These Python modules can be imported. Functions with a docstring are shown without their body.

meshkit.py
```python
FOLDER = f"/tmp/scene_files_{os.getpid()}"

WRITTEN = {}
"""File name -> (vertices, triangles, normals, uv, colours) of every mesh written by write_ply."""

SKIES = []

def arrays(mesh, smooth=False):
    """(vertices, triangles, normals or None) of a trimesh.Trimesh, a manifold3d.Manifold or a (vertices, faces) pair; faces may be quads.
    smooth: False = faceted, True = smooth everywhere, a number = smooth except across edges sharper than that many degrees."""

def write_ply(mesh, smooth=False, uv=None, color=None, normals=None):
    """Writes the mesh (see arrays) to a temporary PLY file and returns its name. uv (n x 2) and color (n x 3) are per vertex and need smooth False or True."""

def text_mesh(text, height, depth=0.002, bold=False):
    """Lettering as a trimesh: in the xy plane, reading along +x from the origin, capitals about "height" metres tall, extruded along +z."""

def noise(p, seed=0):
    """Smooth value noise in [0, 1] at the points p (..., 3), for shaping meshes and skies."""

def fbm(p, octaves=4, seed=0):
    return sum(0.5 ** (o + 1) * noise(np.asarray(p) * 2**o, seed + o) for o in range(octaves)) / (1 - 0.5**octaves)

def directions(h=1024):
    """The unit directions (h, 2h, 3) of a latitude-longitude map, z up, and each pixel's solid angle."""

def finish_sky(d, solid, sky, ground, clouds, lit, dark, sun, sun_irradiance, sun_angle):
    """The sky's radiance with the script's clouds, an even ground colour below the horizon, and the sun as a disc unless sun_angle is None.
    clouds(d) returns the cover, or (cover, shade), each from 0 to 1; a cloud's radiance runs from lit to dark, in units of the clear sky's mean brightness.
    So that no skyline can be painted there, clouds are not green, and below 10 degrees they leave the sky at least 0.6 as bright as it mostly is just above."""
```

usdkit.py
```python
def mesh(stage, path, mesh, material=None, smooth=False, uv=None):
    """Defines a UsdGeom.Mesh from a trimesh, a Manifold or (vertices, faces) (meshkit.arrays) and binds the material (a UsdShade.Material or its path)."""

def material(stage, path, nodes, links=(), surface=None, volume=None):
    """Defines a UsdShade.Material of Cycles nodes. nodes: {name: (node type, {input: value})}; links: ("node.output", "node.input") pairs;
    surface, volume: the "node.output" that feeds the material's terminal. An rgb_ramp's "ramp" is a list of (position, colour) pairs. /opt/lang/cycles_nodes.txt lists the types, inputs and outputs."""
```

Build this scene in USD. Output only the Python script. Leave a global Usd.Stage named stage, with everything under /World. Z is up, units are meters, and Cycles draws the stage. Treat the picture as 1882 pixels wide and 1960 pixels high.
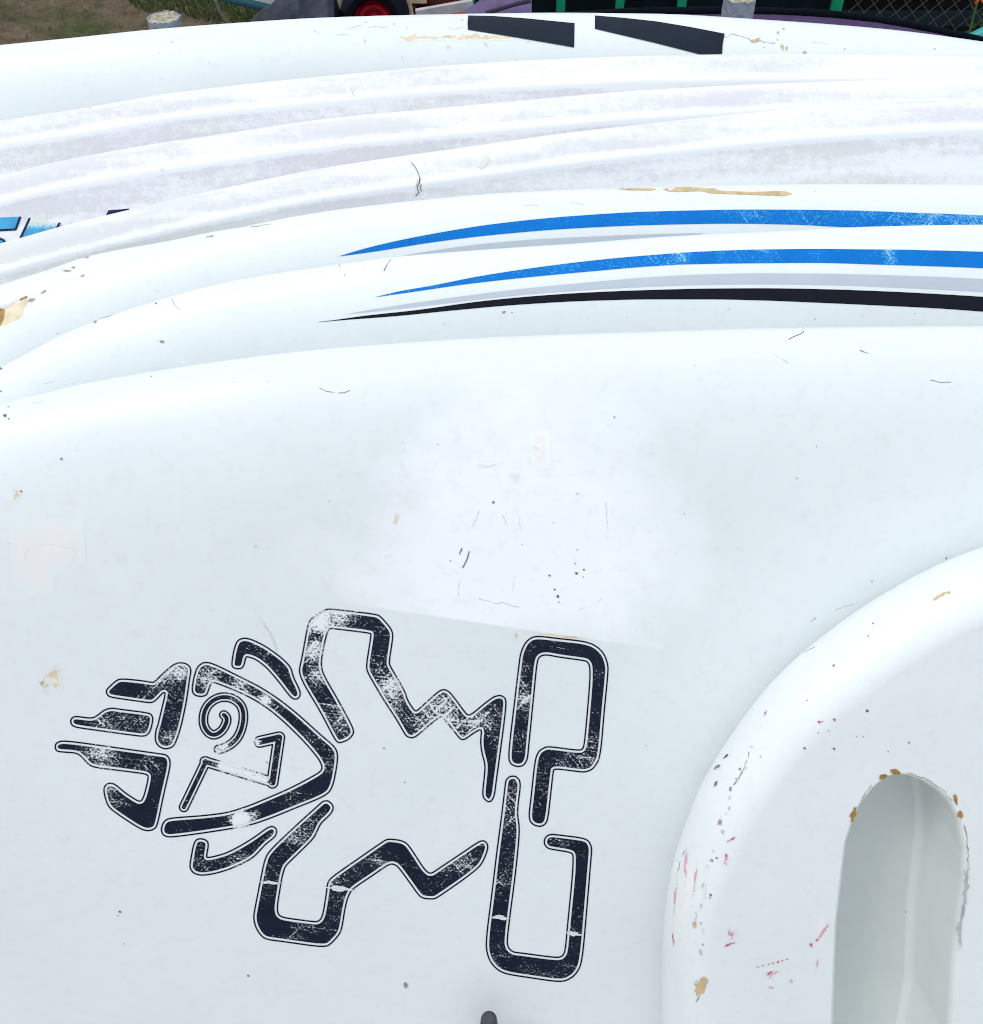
import math, random
import numpy as np, trimesh, usdkit, meshkit
from pxr import Usd, UsdGeom, UsdLux, UsdShade, Gf, Sdf, Vt
from shapely.geometry import Polygon, LineString, Point, MultiPolygon
from shapely.ops import unary_union
from shapely import affinity
import shapely
from scipy.interpolate import PchipInterpolator

stage = Usd.Stage.CreateInMemory()
UsdGeom.SetStageUpAxis(stage, UsdGeom.Tokens.z)
UsdGeom.SetStageMetersPerUnit(stage, 1.0)
UsdGeom.Xform.Define(stage, '/World')
UsdGeom.Scope.Define(stage, '/World/Looks')

# ------------------------------------------------------------------ camera, sky, sun, exposure
CAM_H, PITCH = 1.41, math.radians(48.0)
cam = UsdGeom.Camera.Define(stage, '/World/camera')
cam.AddTranslateOp().Set(Gf.Vec3d(0, 0, CAM_H))
cam.AddRotateXOp().Set(90 - 48.0)
cam.CreateHorizontalApertureAttr(24.0)
cam.CreateVerticalApertureAttr(25.0)
cam.CreateFocalLengthAttr(24.0)
cam.CreateClippingRangeAttr(Gf.Vec2f(0.02, 2000))
cam.CreateExposureAttr(0.26)

SUN_EL, SUN_ROT = math.radians(58), math.radians(-98)
M = lambda name, *a, **k: usdkit.material(stage, '/World/Looks/' + name, *a, **k)
sky_mat = M('sky_look', {
    'tc': ('texture_coordinate', {}),
    'sky': ('sky_texture', {'sky_type': 'single_scattering', 'sun_disc': False, 'sun_elevation': SUN_EL, 'sun_rotation': SUN_ROT}),
    'mp': ('mapping', {'scale': (1.0, 1.0, 2.2)}),
    'cn': ('noise_texture', {'scale': 2.0, 'detail': 6.0, 'roughness': 0.55}),
    'cov': ('map_range', {'from_min': 0.25, 'from_max': 0.75, 'to_min': 0.72, 'to_max': 0.97, 'clamp': True}),
    'shade': ('rgb_ramp', {'ramp': [(0.0, (6.95, 7.5, 8.2)), (1.0, (9.8, 10.35, 11.05))]}),
    'mix': ('mix_color', {'use_clamp': False}),
    'bg': ('background_shader', {'strength': 0.10})},
    [('tc.generated', 'mp.vector'), ('mp.vector', 'cn.vector'), ('cn.fac', 'cov.value'), ('cn.fac', 'shade.fac'),
     ('cov.result', 'mix.fac'), ('sky.color', 'mix.a'), ('shade.color', 'mix.b'), ('mix.result', 'bg.color')], surface='bg.background')
dome = UsdLux.DomeLight.Define(stage, '/World/sky')
UsdShade.MaterialBindingAPI.Apply(dome.GetPrim()).Bind(sky_mat)
dome.GetPrim().SetCustomDataByKey('kind', 'structure')
sun = UsdLux.DistantLight.Define(stage, '/World/sun')
sun.CreateIntensityAttr(0.26)
sun.CreateAngleAttr(18.0)
sun.CreateColorAttr(Gf.Vec3f(1.0, 0.97, 0.93))
sun.GetPrim().CreateAttribute('inputs:normalize', Sdf.ValueTypeNames.Bool).Set(True)
sun.AddRotateXYZOp().Set(Gf.Vec3f(90 - math.degrees(SUN_EL), 0, 180 - math.degrees(SUN_ROT)))

# ------------------------------------------------------------------ helpers: names, prims, tags
_used = {}
def free(parent, name):
    k = _used.get((parent, name), 0)
    _used[(parent, name)] = k + 1
    return f'{parent}/{name}' + (f'_{k:03d}' if k else '')

def tag(prim, label=None, category=None, group=None, kind=None):
    for k, v in (('label', label), ('category', category), ('group', group), ('kind', kind)):
        if v:
            prim.SetCustomDataByKey(k, v)
    return prim

def thing(name, label, category, group=None, loc=(0, 0, 0)):
    x = UsdGeom.Xform.Define(stage, free('/World', name))
    x.AddTranslateOp().Set(Gf.Vec3d(*map(float, loc)))
    x._loc = None
    LOC[str(x.GetPath())] = np.array(loc, float)
    return tag(x.GetPrim(), label, category, group)
LOC = {}

def obj(name, mesh, mat, parent=None, smooth=35, label=None, primvars=None, kind=None):
    """one Mesh prim; vertices are given in world metres and stored relative to the thing's base"""
    par = str(parent.GetPath()) if parent is not None else '/World'
    v, f, n = None, None, None
    if isinstance(mesh, trimesh.Trimesh):
        v, f = np.array(mesh.vertices), np.array(mesh.faces)
    else:
        v, f = mesh
    v = np.asarray(v, float) - LOC.get('/'.join(par.split('/')[:3]), 0)
    m = usdkit.mesh(stage, free(par, name), (v, f), mat, smooth=smooth)
    if primvars:
        for k, a in primvars.items():
            UsdGeom.PrimvarsAPI(m).CreatePrimvar(k, Sdf.ValueTypeNames.FloatArray, 'vertex').Set(Vt.FloatArray.FromNumpy(np.asarray(a, np.float32)))
    if label or kind:
        tag(m.GetPrim(), label, kind=kind)
    return m.GetPrim()

cat = trimesh.util.concatenate
def box(cx, cy, cz, sx, sy, sz, bevel=0.0):
    if bevel <= 0:
        b = trimesh.creation.box([sx, sy, sz])
    else:
        pts = []
        for i in (-1, 1):
            for j in (-1, 1):
                for k in (-1, 1):
                    for a in range(3):
                        e = np.array([sx, sy, sz]) / 2 - bevel
                        e[a] += bevel
                        pts.append(e * (i, j, k))
        b = trimesh.Trimesh(pts).convex_hull
    b.apply_translation((cx, cy, cz))
    return b

def tube(p, q, r, sec=12):
    return trimesh.creation.cylinder(radius=r, segment=[p, q], sections=sec)

def sweep(pts, r, sec=6):
    pts = np.asarray(pts, float)
    ms = [tube(pts[i], pts[i + 1], r, sec) for i in range(len(pts) - 1)]
    return cat(ms)

def grid_mesh(P, closed=False):
    """P: (n, m, 3) grid of points -> (v, f); closed joins the second direction"""
    n, m = P.shape[:2]
    idx = np.arange(n * m).reshape(n, m)
    if closed:
        idx = np.hstack([idx, idx[:, :1]])
    a, b, c, d = idx[:-1, :-1], idx[1:, :-1], idx[1:, 1:], idx[:-1, 1:]
    f = np.vstack([np.stack([a, b, c], -1).reshape(-1, 3), np.stack([a, c, d], -1).reshape(-1, 3)])
    return P.reshape(-1, 3), f

# ------------------------------------------------------------------ sight lines (used to measure the place from the photo)
PW, PX, PY = 1882.0, 941.0, 980.0
CP = np.array([0, 0, CAM_H])
def rays(o):
    o = np.asarray(o, float)
    tx, ty = (o[..., 0] - PX) / PW, (PY - o[..., 1]) / PW
    F = np.array([0, math.cos(PITCH), -math.sin(PITCH)])
    U = np.array([0, math.sin(PITCH), math.cos(PITCH)])
    return np.array([1, 0, 0]) * tx[..., None] + U * ty[..., None] + F
def at_y(x, y, Y):
    d = rays(np.array([x, y]))
    return CP + d * (Y / d[1])

class Plane:
    def __init__(s, n_off, lean=60.0):
        a = math.radians(lean)
        s.V = np.array([0, math.cos(a), math.sin(a)])
        s.N = np.array([0, -math.sin(a), math.cos(a)])
        s.p = n_off
        s.O = s.N * n_off - s.V * ((s.N * n_off)[2] / s.V[2])      # where the plane meets the ground
    def uv(s, o, n=0.0):
        d = rays(o)
        t = (s.p + n - CP @ s.N) / (d @ s.N)
        P = CP + d * t[..., None]
        return np.stack([P[..., 0], (P - s.O) @ s.V], -1)
    def pt(s, u, v, n):
        u, v, n = np.broadcast_arrays(u, v, n)
        return s.O + u[..., None] * np.array([1., 0, 0]) + v[..., None] * s.V + n[..., None] * s.N

def off(d, z, lean=60.0):
    a = math.radians(lean)
    return -math.sin(a) * d + math.cos(a) * z

# ------------------------------------------------------------------ materials
def plain(name, col, rough=0.6, var=0.25, scale=12.0, bump=0.0, bscale=120.0, metallic=0.0, spec=0.5, sheen=0.0):
    c = np.array(col)
    nodes = {'g': ('geometry', {}), 'n': ('noise_texture', {'scale': scale, 'detail': 6.0, 'roughness': 0.6}),
             'r': ('rgb_ramp', {'ramp': [(0.25, tuple(c * (1 - var))), (0.75, tuple(np.minimum(c * (1 + var), 1)))]}),
             'p': ('principled_bsdf', {'roughness': rough, 'metallic': metallic, 'specular_ior_level': spec, 'sheen_weight': sheen})}
    links = [('g.position', 'n.vector'), ('n.fac', 'r.fac'), ('r.color', 'p.base_color')]
    if bump:
        nodes['bn'] = ('noise_texture', {'scale': bscale, 'detail': 4.0})
        nodes['b'] = ('bump', {'strength': bump, 'distance': 0.004})
        links += [('g.position', 'bn.vector'), ('bn.fac', 'b.height'), ('b.normal', 'p.normal')]
    return M(name, nodes, links, surface='p.BSDF')

GEL = (0.785, 0.825, 0.825)
def gelcoat(name, base=GEL, tint=(0.75, 0.79, 0.795), rough=0.42, patch=None, speck=1.0, seed=0.0):
    """white moulded hull skin: faint tone drift, fine scuffs, scattered pinholes"""
    nodes = {
        'g': ('geometry', {}),
        'n': ('noise_texture', {'scale': 5.0, 'detail': 5.0, 'roughness': 0.6}),
        'r': ('rgb_ramp', {'ramp': [(0.3, tint), (0.7, base)]}),
        'f': ('noise_texture', {'scale': 70.0, 'detail': 6.0, 'roughness': 0.7}),
        'fr': ('map_range', {'from_min': 0.52, 'from_max': 0.80, 'to_min': 0.0, 'to_max': 0.28, 'clamp': True}),
        'gr': ('mix_color', {'b': (0.60, 0.60, 0.585)}),
        'v': ('voronoi_texture', {'scale': 26.0}),
        'vm': ('map_range', {'from_min': 0.030, 'from_max': 0.050, 'to_min': 1.0, 'to_max': 0.0, 'clamp': True}),
        'vs': ('separate_color', {'color_type': 'rgb'}),
        'vg': ('math', {'math_type': 'less_than', 'value2': 0.09 * speck}),
        'vv': ('math', {'math_type': 'multiply'}),
        'sp': ('mix_color', {'b': (0.20, 0.19, 0.18)}),
        'ml': ('mapping', {'scale': (9.0, 60.0, 60.0), 'rotation': (0.3, 0.2, 0.5)}),
        'sc': ('noise_texture', {'scale': 6.0, 'detail': 3.0}),
        'rr': ('map_range', {'from_min': 0.3, 'from_max': 0.7, 'to_min': rough - 0.03, 'to_max': rough + 0.06, 'clamp': True}),
        'bn': ('noise_texture', {'scale': 9.0, 'detail': 3.0}),
        'b': ('bump', {'strength': 0.10, 'distance': 0.01}),
        'p': ('principled_bsdf', {'specular_ior_level': 0.45, 'coat_weight': 0.06, 'coat_roughness': 0.25})}
    links = [('g.position', 'n.vector'), ('n.fac', 'r.fac'), ('g.position', 'f.vector'), ('f.fac', 'fr.value'),
             ('fr.result', 'gr.fac'), ('g.position', 'v.vector'), ('v.distance', 'vm.value'),
             ('v.color', 'vs.color'), ('vs.r', 'vg.value1'), ('vm.result', 'vv.value1'), ('vg.value', 'vv.value2'), ('vv.value', 'sp.fac'),
             ('gr.result', 'sp.a'), ('sp.result', 'p.base_color'),
             ('g.position', 'ml.vector'), ('ml.vector', 'sc.vector'), ('sc.fac', 'rr.value'), ('rr.result', 'p.roughness'),
             ('g.position', 'bn.vector'), ('bn.fac', 'b.height'), ('b.normal', 'p.normal')]
    if patch is None:
        links.append(('r.color', 'gr.a'))
    else:                       # the cleaner ghost left where a big sticker was peeled off
        c0, rad, nrm, d0 = patch
        nodes |= {'pd': ('vector_math', {'math_type': 'subtract', 'vector2': tuple(c0)}),
                  'ps': ('vector_math', {'math_type': 'multiply', 'vector2': tuple(1 / np.array(rad))}),
                  'pl': ('vector_math', {'math_type': 'length'}),
                  'pn': ('noise_texture', {'scale': 14.0, 'detail': 5.0}),
                  'pa': ('math', {'math_type': 'multiply_add', 'value2': 0.9}),
                  'pr': ('map_range', {'from_min': 1.5, 'from_max': 0.95, 'to_min': 0.0, 'to_max': 1.0, 'clamp': True}),
                  'dp': ('vector_math', {'math_type': 'dot_product', 'vector2': tuple(nrm)}),
                  'dr': ('map_range', {'from_min': d0 - 0.0012, 'from_max': d0 + 0.0012, 'clamp': True}),
                  'pm': ('math', {'math_type': 'multiply'}),
                  'px': ('mix_color', {'b': (0.905, 0.94, 0.955)})}
        links += [('g.position', 'pd.vector1'), ('pd.vector', 'ps.vector1'), ('ps.vector', 'pl.vector1'), ('g.position', 'pn.vector'),
                  ('pn.fac', 'pa.value1'), ('pl.value', 'pa.value3'), ('pa.value', 'pr.value'), ('g.position', 'dp.vector1'),
                  ('dp.value', 'dr.value'), ('pr.result', 'pm.value1'), ('dr.result', 'pm.value2'), ('pm.value', 'px.fac'),
                  ('r.color', 'px.a'), ('px.result', 'gr.a')]
    return M(name, nodes, links, surface='p.BSDF')

def chalky(name, base=(0.84, 0.855, 0.87), stain=(0.60, 0.58, 0.63), lo=0.48, hi=0.68):
    """weathered white polyethylene with mottled grey-lilac dirt along its steps"""
    nodes = {
        'g': ('geometry', {}),
        'm1': ('mapping', {'scale': (2.2, 14.0, 14.0)}),
        'n1': ('noise_texture', {'scale': 2.0, 'detail': 5.0, 'roughness': 0.6}),
        'n2': ('noise_texture', {'scale': 85.0, 'detail': 8.0, 'roughness': 0.75}),
        'n3': ('noise_texture', {'scale': 330.0, 'detail': 4.0, 'roughness': 0.7}),
        'a1': ('math', {'math_type': 'multiply_add', 'value2': 0.62}),
        'a2': ('math', {'math_type': 'multiply_add', 'value2': 0.30}),
        'dirt': ('attribute', {'attribute': 'dirt'}),
        'a3': ('math', {'math_type': 'add'}),
        's': ('map_range', {'from_min': lo + 0.46, 'from_max': hi + 0.46, 'to_min': 0.0, 'to_max': 0.62, 'clamp': True}),
        'hue': ('noise_texture', {'scale': 7.0, 'detail': 2.0}),
        'st': ('rgb_ramp', {'ramp': [(0.35, (0.60, 0.62, 0.60)), (0.6, stain)]}),
        'mx': ('mix_color', {'a': base}),
        'bn': ('bump', {'strength': 0.15, 'distance': 0.002}),
        'p': ('principled_bsdf', {'roughness': 0.75, 'specular_ior_level': 0.22})}
    links = [('g.position', 'm1.vector'), ('m1.vector', 'n1.vector'), ('g.position', 'n2.vector'), ('g.position', 'n3.vector'),
             ('n2.fac', 'a1.value1'), ('n1.fac', 'a1.value3'), ('n3.fac', 'a2.value1'), ('a1.value', 'a2.value3'),
             ('a2.value', 'a3.value1'), ('dirt.fac', 'a3.value2'), ('a3.value', 's.value'),
             ('g.position', 'hue.vector'), ('hue.fac', 'st.fac'), ('st.color', 'mx.b'), ('s.result', 'mx.fac'), ('mx.result', 'p.base_color'),
             ('n2.fac', 'bn.height'), ('bn.normal', 'p.normal')]
    return M(name, nodes, links, surface='p.BSDF')

def ink(name, col, under=(0.80, 0.83, 0.84), half=None, thr=0.655, gain=0.20, soft=0.07, rough=0.45, tone=0.25, spec=0.15):
    """printed vinyl, scuffed and scratched through to what lies under it; the print carries its own face coordinates"""
    c, half = np.array(col), under if half is None else half
    nodes = {
        'fu': ('attribute', {'attribute': 'fu'}), 'fv': ('attribute', {'attribute': 'fv'}), 'w': ('attribute', {'attribute': 'wear'}),
        'uv': ('combine_xyz', {}),
        'f': ('noise_texture', {'scale': 430.0, 'detail': 4.0, 'roughness': 0.8}),
        'w1': ('noise_texture', {'scale': 25.0, 'detail': 2.0}),
        'tn': ('noise_texture', {'scale': 30.0, 'detail': 4.0}),
        'l': ('noise_texture', {'scale': 16.0, 'detail': 4.0, 'roughness': 0.6}),
        'sm': ('math', {'math_type': 'maximum'}), 'sm2': ('math', {'math_type': 'maximum'}),
        'a': ('math', {'math_type': 'multiply_add', 'value2': 0.46}),
        'la': ('math', {'math_type': 'multiply_add', 'value2': 0.62}),
        'wa': ('math', {'math_type': 'multiply_add', 'value2': gain}),
        'k': ('map_range', {'from_min': thr, 'from_max': thr + soft, 'clamp': True}),
        'k2': ('map_range', {'from_min': thr + soft * 0.6, 'from_max': thr + soft * 2.2, 'clamp': True}),
        'tr': ('rgb_ramp', {'ramp': [(0.3, tuple(c * (1 - tone))), (0.75, tuple(c * (1 + tone)))]}),
        'c': ('mix_color', {'b': half}), 'c2': ('mix_color', {'b': under}),
        'p': ('principled_bsdf', {'roughness': rough, 'specular_ior_level': spec})}
    links = [('fu.fac', 'uv.x'), ('fv.fac', 'uv.y')]
    for i, (ang, long_, thin) in enumerate(((0.95, 26.0, 620.0), (2.35, 20.0, 500.0), (0.15, 14.0, 700.0))):
        nodes[f'm{i}'] = ('mapping', {'rotation': (0.0, 0.0, ang)})
        nodes[f'n{i}'] = ('mapping', {'scale': (long_, thin, 1.0), 'location': (3.7 * i, 1.3 * i, 0.5 + i)})
        nodes[f's{i}'] = ('noise_texture', {'scale': 1.0, 'detail': 3.0, 'distortion': 0.6})
        links += [('uv.vector', f'm{i}.vector'), (f'm{i}.vector', f'n{i}.vector'), (f'n{i}.vector', f's{i}.vector')]
    links += [('uv.vector', x + '.vector') for x in ('f', 'tn', 'l')]
    links += [('s0.fac', 'sm.value1'), ('s1.fac', 'sm.value2'), ('sm.value', 'sm2.value1'), ('s2.fac', 'sm2.value2'),
              ('sm2.value', 'a.value1'), ('f.fac', 'la.value1')]
    # level = 0.62 * streak + 0.30 * grain + gain * wear + 0.22 * (patchiness)
    nodes['pa'] = ('math', {'math_type': 'multiply_add', 'value2': 0.40, 'value3': -0.25})
    links += [('l.fac', 'pa.value1'), ('pa.value', 'a.value3'), ('a.value', 'la.value3'), ('w.fac', 'wa.value1'), ('la.value', 'wa.value3'),
              ('wa.value', 'k.value'), ('wa.value', 'k2.value'), ('tn.fac', 'tr.fac'), ('tr.color', 'c.a'), ('k.result', 'c.fac'),
              ('c.result', 'c2.a'), ('k2.result', 'c2.fac'), ('c2.result', 'p.base_color')]
    return M(name, nodes, links, surface='p.BSDF')

def stain(name, col, rough=0.6, var=0.2, scale=60.0, grain=160.0, hard=0.25, cover=0.5, under=((0.735, 0.775, 0.783), None)):
    """a mark without a firm edge: it thins out towards its border and breaks up in the grain"""
    c = np.array(col)
    nodes = {'g': ('geometry', {}), 'n': ('noise_texture', {'scale': scale, 'detail': 5.0}),
             'r': ('rgb_ramp', {'ramp': [(0.25, tuple(c * (1 - var))), (0.75, tuple(np.minimum(c * (1 + var), 1)))]}),
             'gn': ('noise_texture', {'scale': grain, 'detail': 5.0, 'roughness': 0.7}),
             'fd': ('attribute', {'attribute': 'fade'}),
             'gr': ('map_range', {'from_min': 0.3, 'from_max': 0.7, 'to_min': 0.0, 'to_max': 0.5, 'clamp': True}),
             'ad': ('math', {'math_type': 'multiply_add', 'value2': 0.9}),
             'm': ('map_range', {'range_type': 'smoothstep', 'from_min': 1.0 - cover, 'from_max': 1.0 - cover + hard, 'clamp': True}),
             'hn': ('noise_texture', {'scale': 5.0, 'detail': 5.0, 'roughness': 0.6}),
             'hr': ('rgb_ramp', {'ramp': [(0.3, under[0]), (0.7, under[1] or GEL)]}),
             'hm': ('mix_color', {}),
             'p': ('principled_bsdf', {'roughness': 0.43, 'specular_ior_level': 0.45, 'coat_weight': 0.06, 'coat_roughness': 0.25})}
    links = [('g.position', 'n.vector'), ('n.fac', 'r.fac'), ('r.color', 'hm.b'), ('g.position', 'hn.vector'), ('hn.fac', 'hr.fac'), ('hr.color', 'hm.a'), ('hm.result', 'p.base_color'), ('g.position', 'gn.vector'), ('fd.fac', 'ad.value1'),
             ('gn.fac', 'gr.value'), ('gr.result', 'ad.value3'), ('ad.value', 'm.value'), ('m.result', 'hm.fac')]
    return M(name, nodes, links, surface='p.BSDF')

INK_BLACK = ink('worn_black_vinyl', (0.007, 0.012, 0.027), thr=0.592)
INK_LINE = ink('black_vinyl_keyline', (0.007, 0.012, 0.027), thr=0.63)
INK_STRIPE = ink('black_stripe_vinyl', (0.005, 0.006, 0.013), thr=0.72)
INK_BLUE = ink('blue_stripe_vinyl', (0.0, 0.165, 0.56), under=(0.66, 0.82, 0.88), half=(0.06, 0.38, 0.70), thr=0.595, soft=0.12, tone=0.08)
INK_GREY = ink('grey_stripe_vinyl', (0.50, 0.545, 0.60), thr=0.76, tone=0.03)
INK_NAVY = ink('navy_letter_edge', (0.012, 0.025, 0.075), thr=0.70)
INK_SKY = ink('faded_sky_letter', (0.07, 0.36, 0.62), under=(0.74, 0.76, 0.72), half=(0.30, 0.62, 0.74), thr=0.62, soft=0.10, gain=0.35)
TAPE = plain('black_foam_tape', (0.011, 0.018, 0.032), rough=0.75, var=0.2, scale=30, bump=0.2, bscale=600, spec=0.22)
TAN = plain('bare_tan_laminate', (0.56, 0.43, 0.23), rough=0.7, var=0.3, scale=90)
PALE_TAN = stain('faded_tan_stain', (0.70, 0.60, 0.42), cover=.47, hard=.4, grain=200)
AMBER = plain('amber_resin_chip', (0.36, 0.20, 0.045), rough=0.45, var=0.4, scale=150)
GREYBROWN = stain('grey_brown_chip', (0.32, 0.285, 0.235), hard=.15, cover=.7, var=.35, scale=160)
DARK = plain('dark_crack', (0.14, 0.13, 0.125), rough=0.9, var=0.2, scale=100)
MIDGREY = stain('grey_scuff', (0.46, 0.46, 0.45), cover=.62, grain=300)
PALEGREY = stain('pale_grey_scuff', (0.58, 0.59, 0.59), cover=.5, grain=300)
PINK = stain('pale_peach_patch', (0.84, 0.80, 0.775), var=.02, cover=.42, grain=60, hard=.9)
SMUDGE = stain('pale_lilac_smudge', (0.735, 0.735, 0.765), var=.05, cover=.45, grain=60, hard=.6)
RED = stain('red_rub_mark', (0.54, 0.13, 0.19), var=.4, scale=400, cover=.45, grain=420, hard=.35)
PALERED = stain('faint_red_rub', (0.68, 0.36, 0.40), var=.2, scale=300, cover=.33, grain=260, hard=.4)
CREAMY = plain('peeled_cream', (0.72, 0.71, 0.65), rough=0.6, var=0.08, scale=60)
GHOST = ((0.86, 0.90, 0.915), (0.895, 0.93, 0.945))
PINK_G = stain('pale_peach_on_ghost', (0.90, 0.845, 0.81), var=.02, cover=.50, grain=60, hard=.8, under=GHOST)
SMUDGE_G = stain('lilac_smudge_on_ghost', (0.79, 0.79, 0.82), var=.03, cover=.42, grain=60, hard=.7, under=GHOST)
MIDGREY_G = stain('grey_scuff_on_ghost', (0.46, 0.46, 0.45), cover=.6, grain=300, under=GHOST)
SCUFFWHITE = stain('white_scuff', (0.66, 0.70, 0.71), var=.2, scale=500, cover=.65, grain=400)

# ------------------------------------------------------------------ ground
rng = np.random.default_rng(5)
def ground_h(x, y):
    p = np.stack([x, y, np.zeros_like(x)], -1)
    return (meshkit.fbm(p * 1.3, 4, 3) - 0.5) * 0.05 + (meshkit.fbm(p * 9, 3, 8) - 0.5) * 0.018
gx = np.concatenate([-np.geomspace(300, 6, 14), np.linspace(-5, 5, 150), np.geomspace(6, 300, 14)])
gy = np.concatenate([-np.geomspace(300, 3, 14), np.linspace(-2, 7, 150), np.geomspace(7.6, 300, 14)])
GX, GY = np.meshgrid(gx, gy, indexing='ij')
near = np.clip((GY - 1.9) / 0.6, 0, 1) * np.exp(-((np.maximum(np.abs(GX) - 5, 0)) / 8) ** 2)
GZ = ground_h(GX, GY) * near - 0.012
ground_mat = M('dirt_and_grass', {
    'g': ('geometry', {}),
    'n1': ('noise_texture', {'scale': 2.6, 'detail': 8.0, 'roughness': 0.65}),
    'm': ('mapping', {'scale': (1.0, 2.4, 1.0)}),
    'n2': ('noise_texture', {'scale': 14.0, 'detail': 8.0, 'roughness': 0.75}),
    'r1': ('rgb_ramp', {'ramp': [(0.25, (0.030, 0.024, 0.014)), (0.45, (0.092, 0.067, 0.043)), (0.6, (0.145, 0.110, 0.073)), (0.8, (0.21, 0.17, 0.12))]}),
    'n3': ('noise_texture', {'scale': 1.1, 'detail': 7.0, 'roughness': 0.6}),
    'k3': ('map_range', {'from_min': 0.50, 'from_max': 0.60, 'to_min': 0.0, 'to_max': 0.85, 'clamp': True}),
    'gc': ('rgb_ramp', {'ramp': [(0.3, (0.020, 0.040, 0.010)), (0.7, (0.060, 0.085, 0.022))]}),
    'mx': ('mix_color', {}),
    'b': ('bump', {'strength': 0.6, 'distance': 0.02}),
    'p': ('principled_bsdf', {'roughness': 0.95, 'specular_ior_level': 0.15})},
    [('g.position', 'm.vector'), ('m.vector', 'n1.vector'), ('g.position', 'n2.vector'), ('g.position', 'n3.vector'), ('n2.fac', 'r1.fac'),
     ('n3.fac', 'k3.value'), ('n2.fac', 'gc.fac'), ('k3.result', 'mx.fac'), ('r1.color', 'mx.a'), ('gc.color', 'mx.b'), ('mx.result', 'p.base_color'),
     ('n2.fac', 'b.height'), ('b.normal', 'p.normal')], surface='p.BSDF')
gprim = obj('ground', grid_mesh(np.stack([GX, GY, GZ], -1)), ground_mat, smooth=True)
tag(gprim, kind='structure')

def blades(n, sampler, hmin, hmax, seed, width=0.004):
    r = np.random.default_rng(seed)
    V, F = [], []
    P = sampler(r, n)
    z = np.array(ground_h(P[:, 0], P[:, 1])) - 0.014
    h = r.uniform(hmin, hmax, len(P)); a = r.uniform(0, 2 * np.pi, len(P)); l = r.uniform(0.2, 1.1, len(P)); b = r.uniform(0, 2 * np.pi, len(P))
    dx, dy = np.cos(a) * width / 2, np.sin(a) * width / 2
    base = np.stack([P[:, 0], P[:, 1], z], -1)
    side = np.stack([dx, dy, 0 * dx], -1)
    lean = np.stack([np.cos(b) * l * h * 0.7, np.sin(b) * l * h * 0.7, h], -1)
    v = np.stack([base - side, base + side, base + lean * 0.55 + side * 0.7, base + lean * 0.55 - side * 0.7, base + lean * np.array([1.1, 1.1, 0.95])], 1)
    f = np.array([[0, 1, 2], [0, 2, 3], [3, 2, 4]])
    return v.reshape(-1, 3), (np.arange(len(P))[:, None, None] * 5 + f).reshape(-1, 3)
grass_mat = M('grass_green', {'g': ('geometry', {}), 'n': ('noise_texture', {'scale': 6.0, 'detail': 5.0}),
    'r': ('rgb_ramp', {'ramp': [(0.3, (0.040, 0.075, 0.022)), (0.7, (0.070, 0.115, 0.036))]}),
    'd': ('diffuse_bsdf', {}), 't': ('translucent_bsdf', {}), 'm': ('mix_closure', {'fac': 0.3})},
    [('g.position', 'n.vector'), ('n.fac', 'r.fac'), ('r.color', 'd.color'), ('r.color', 't.color'), ('d.BSDF', 'm.closure1'), ('t.BSDF', 'm.closure2')], surface='m.closure')
dry_mat = plain('dry_grass', (0.16, 0.125, 0.07), rough=0.9, var=0.4, scale=20)
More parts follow.
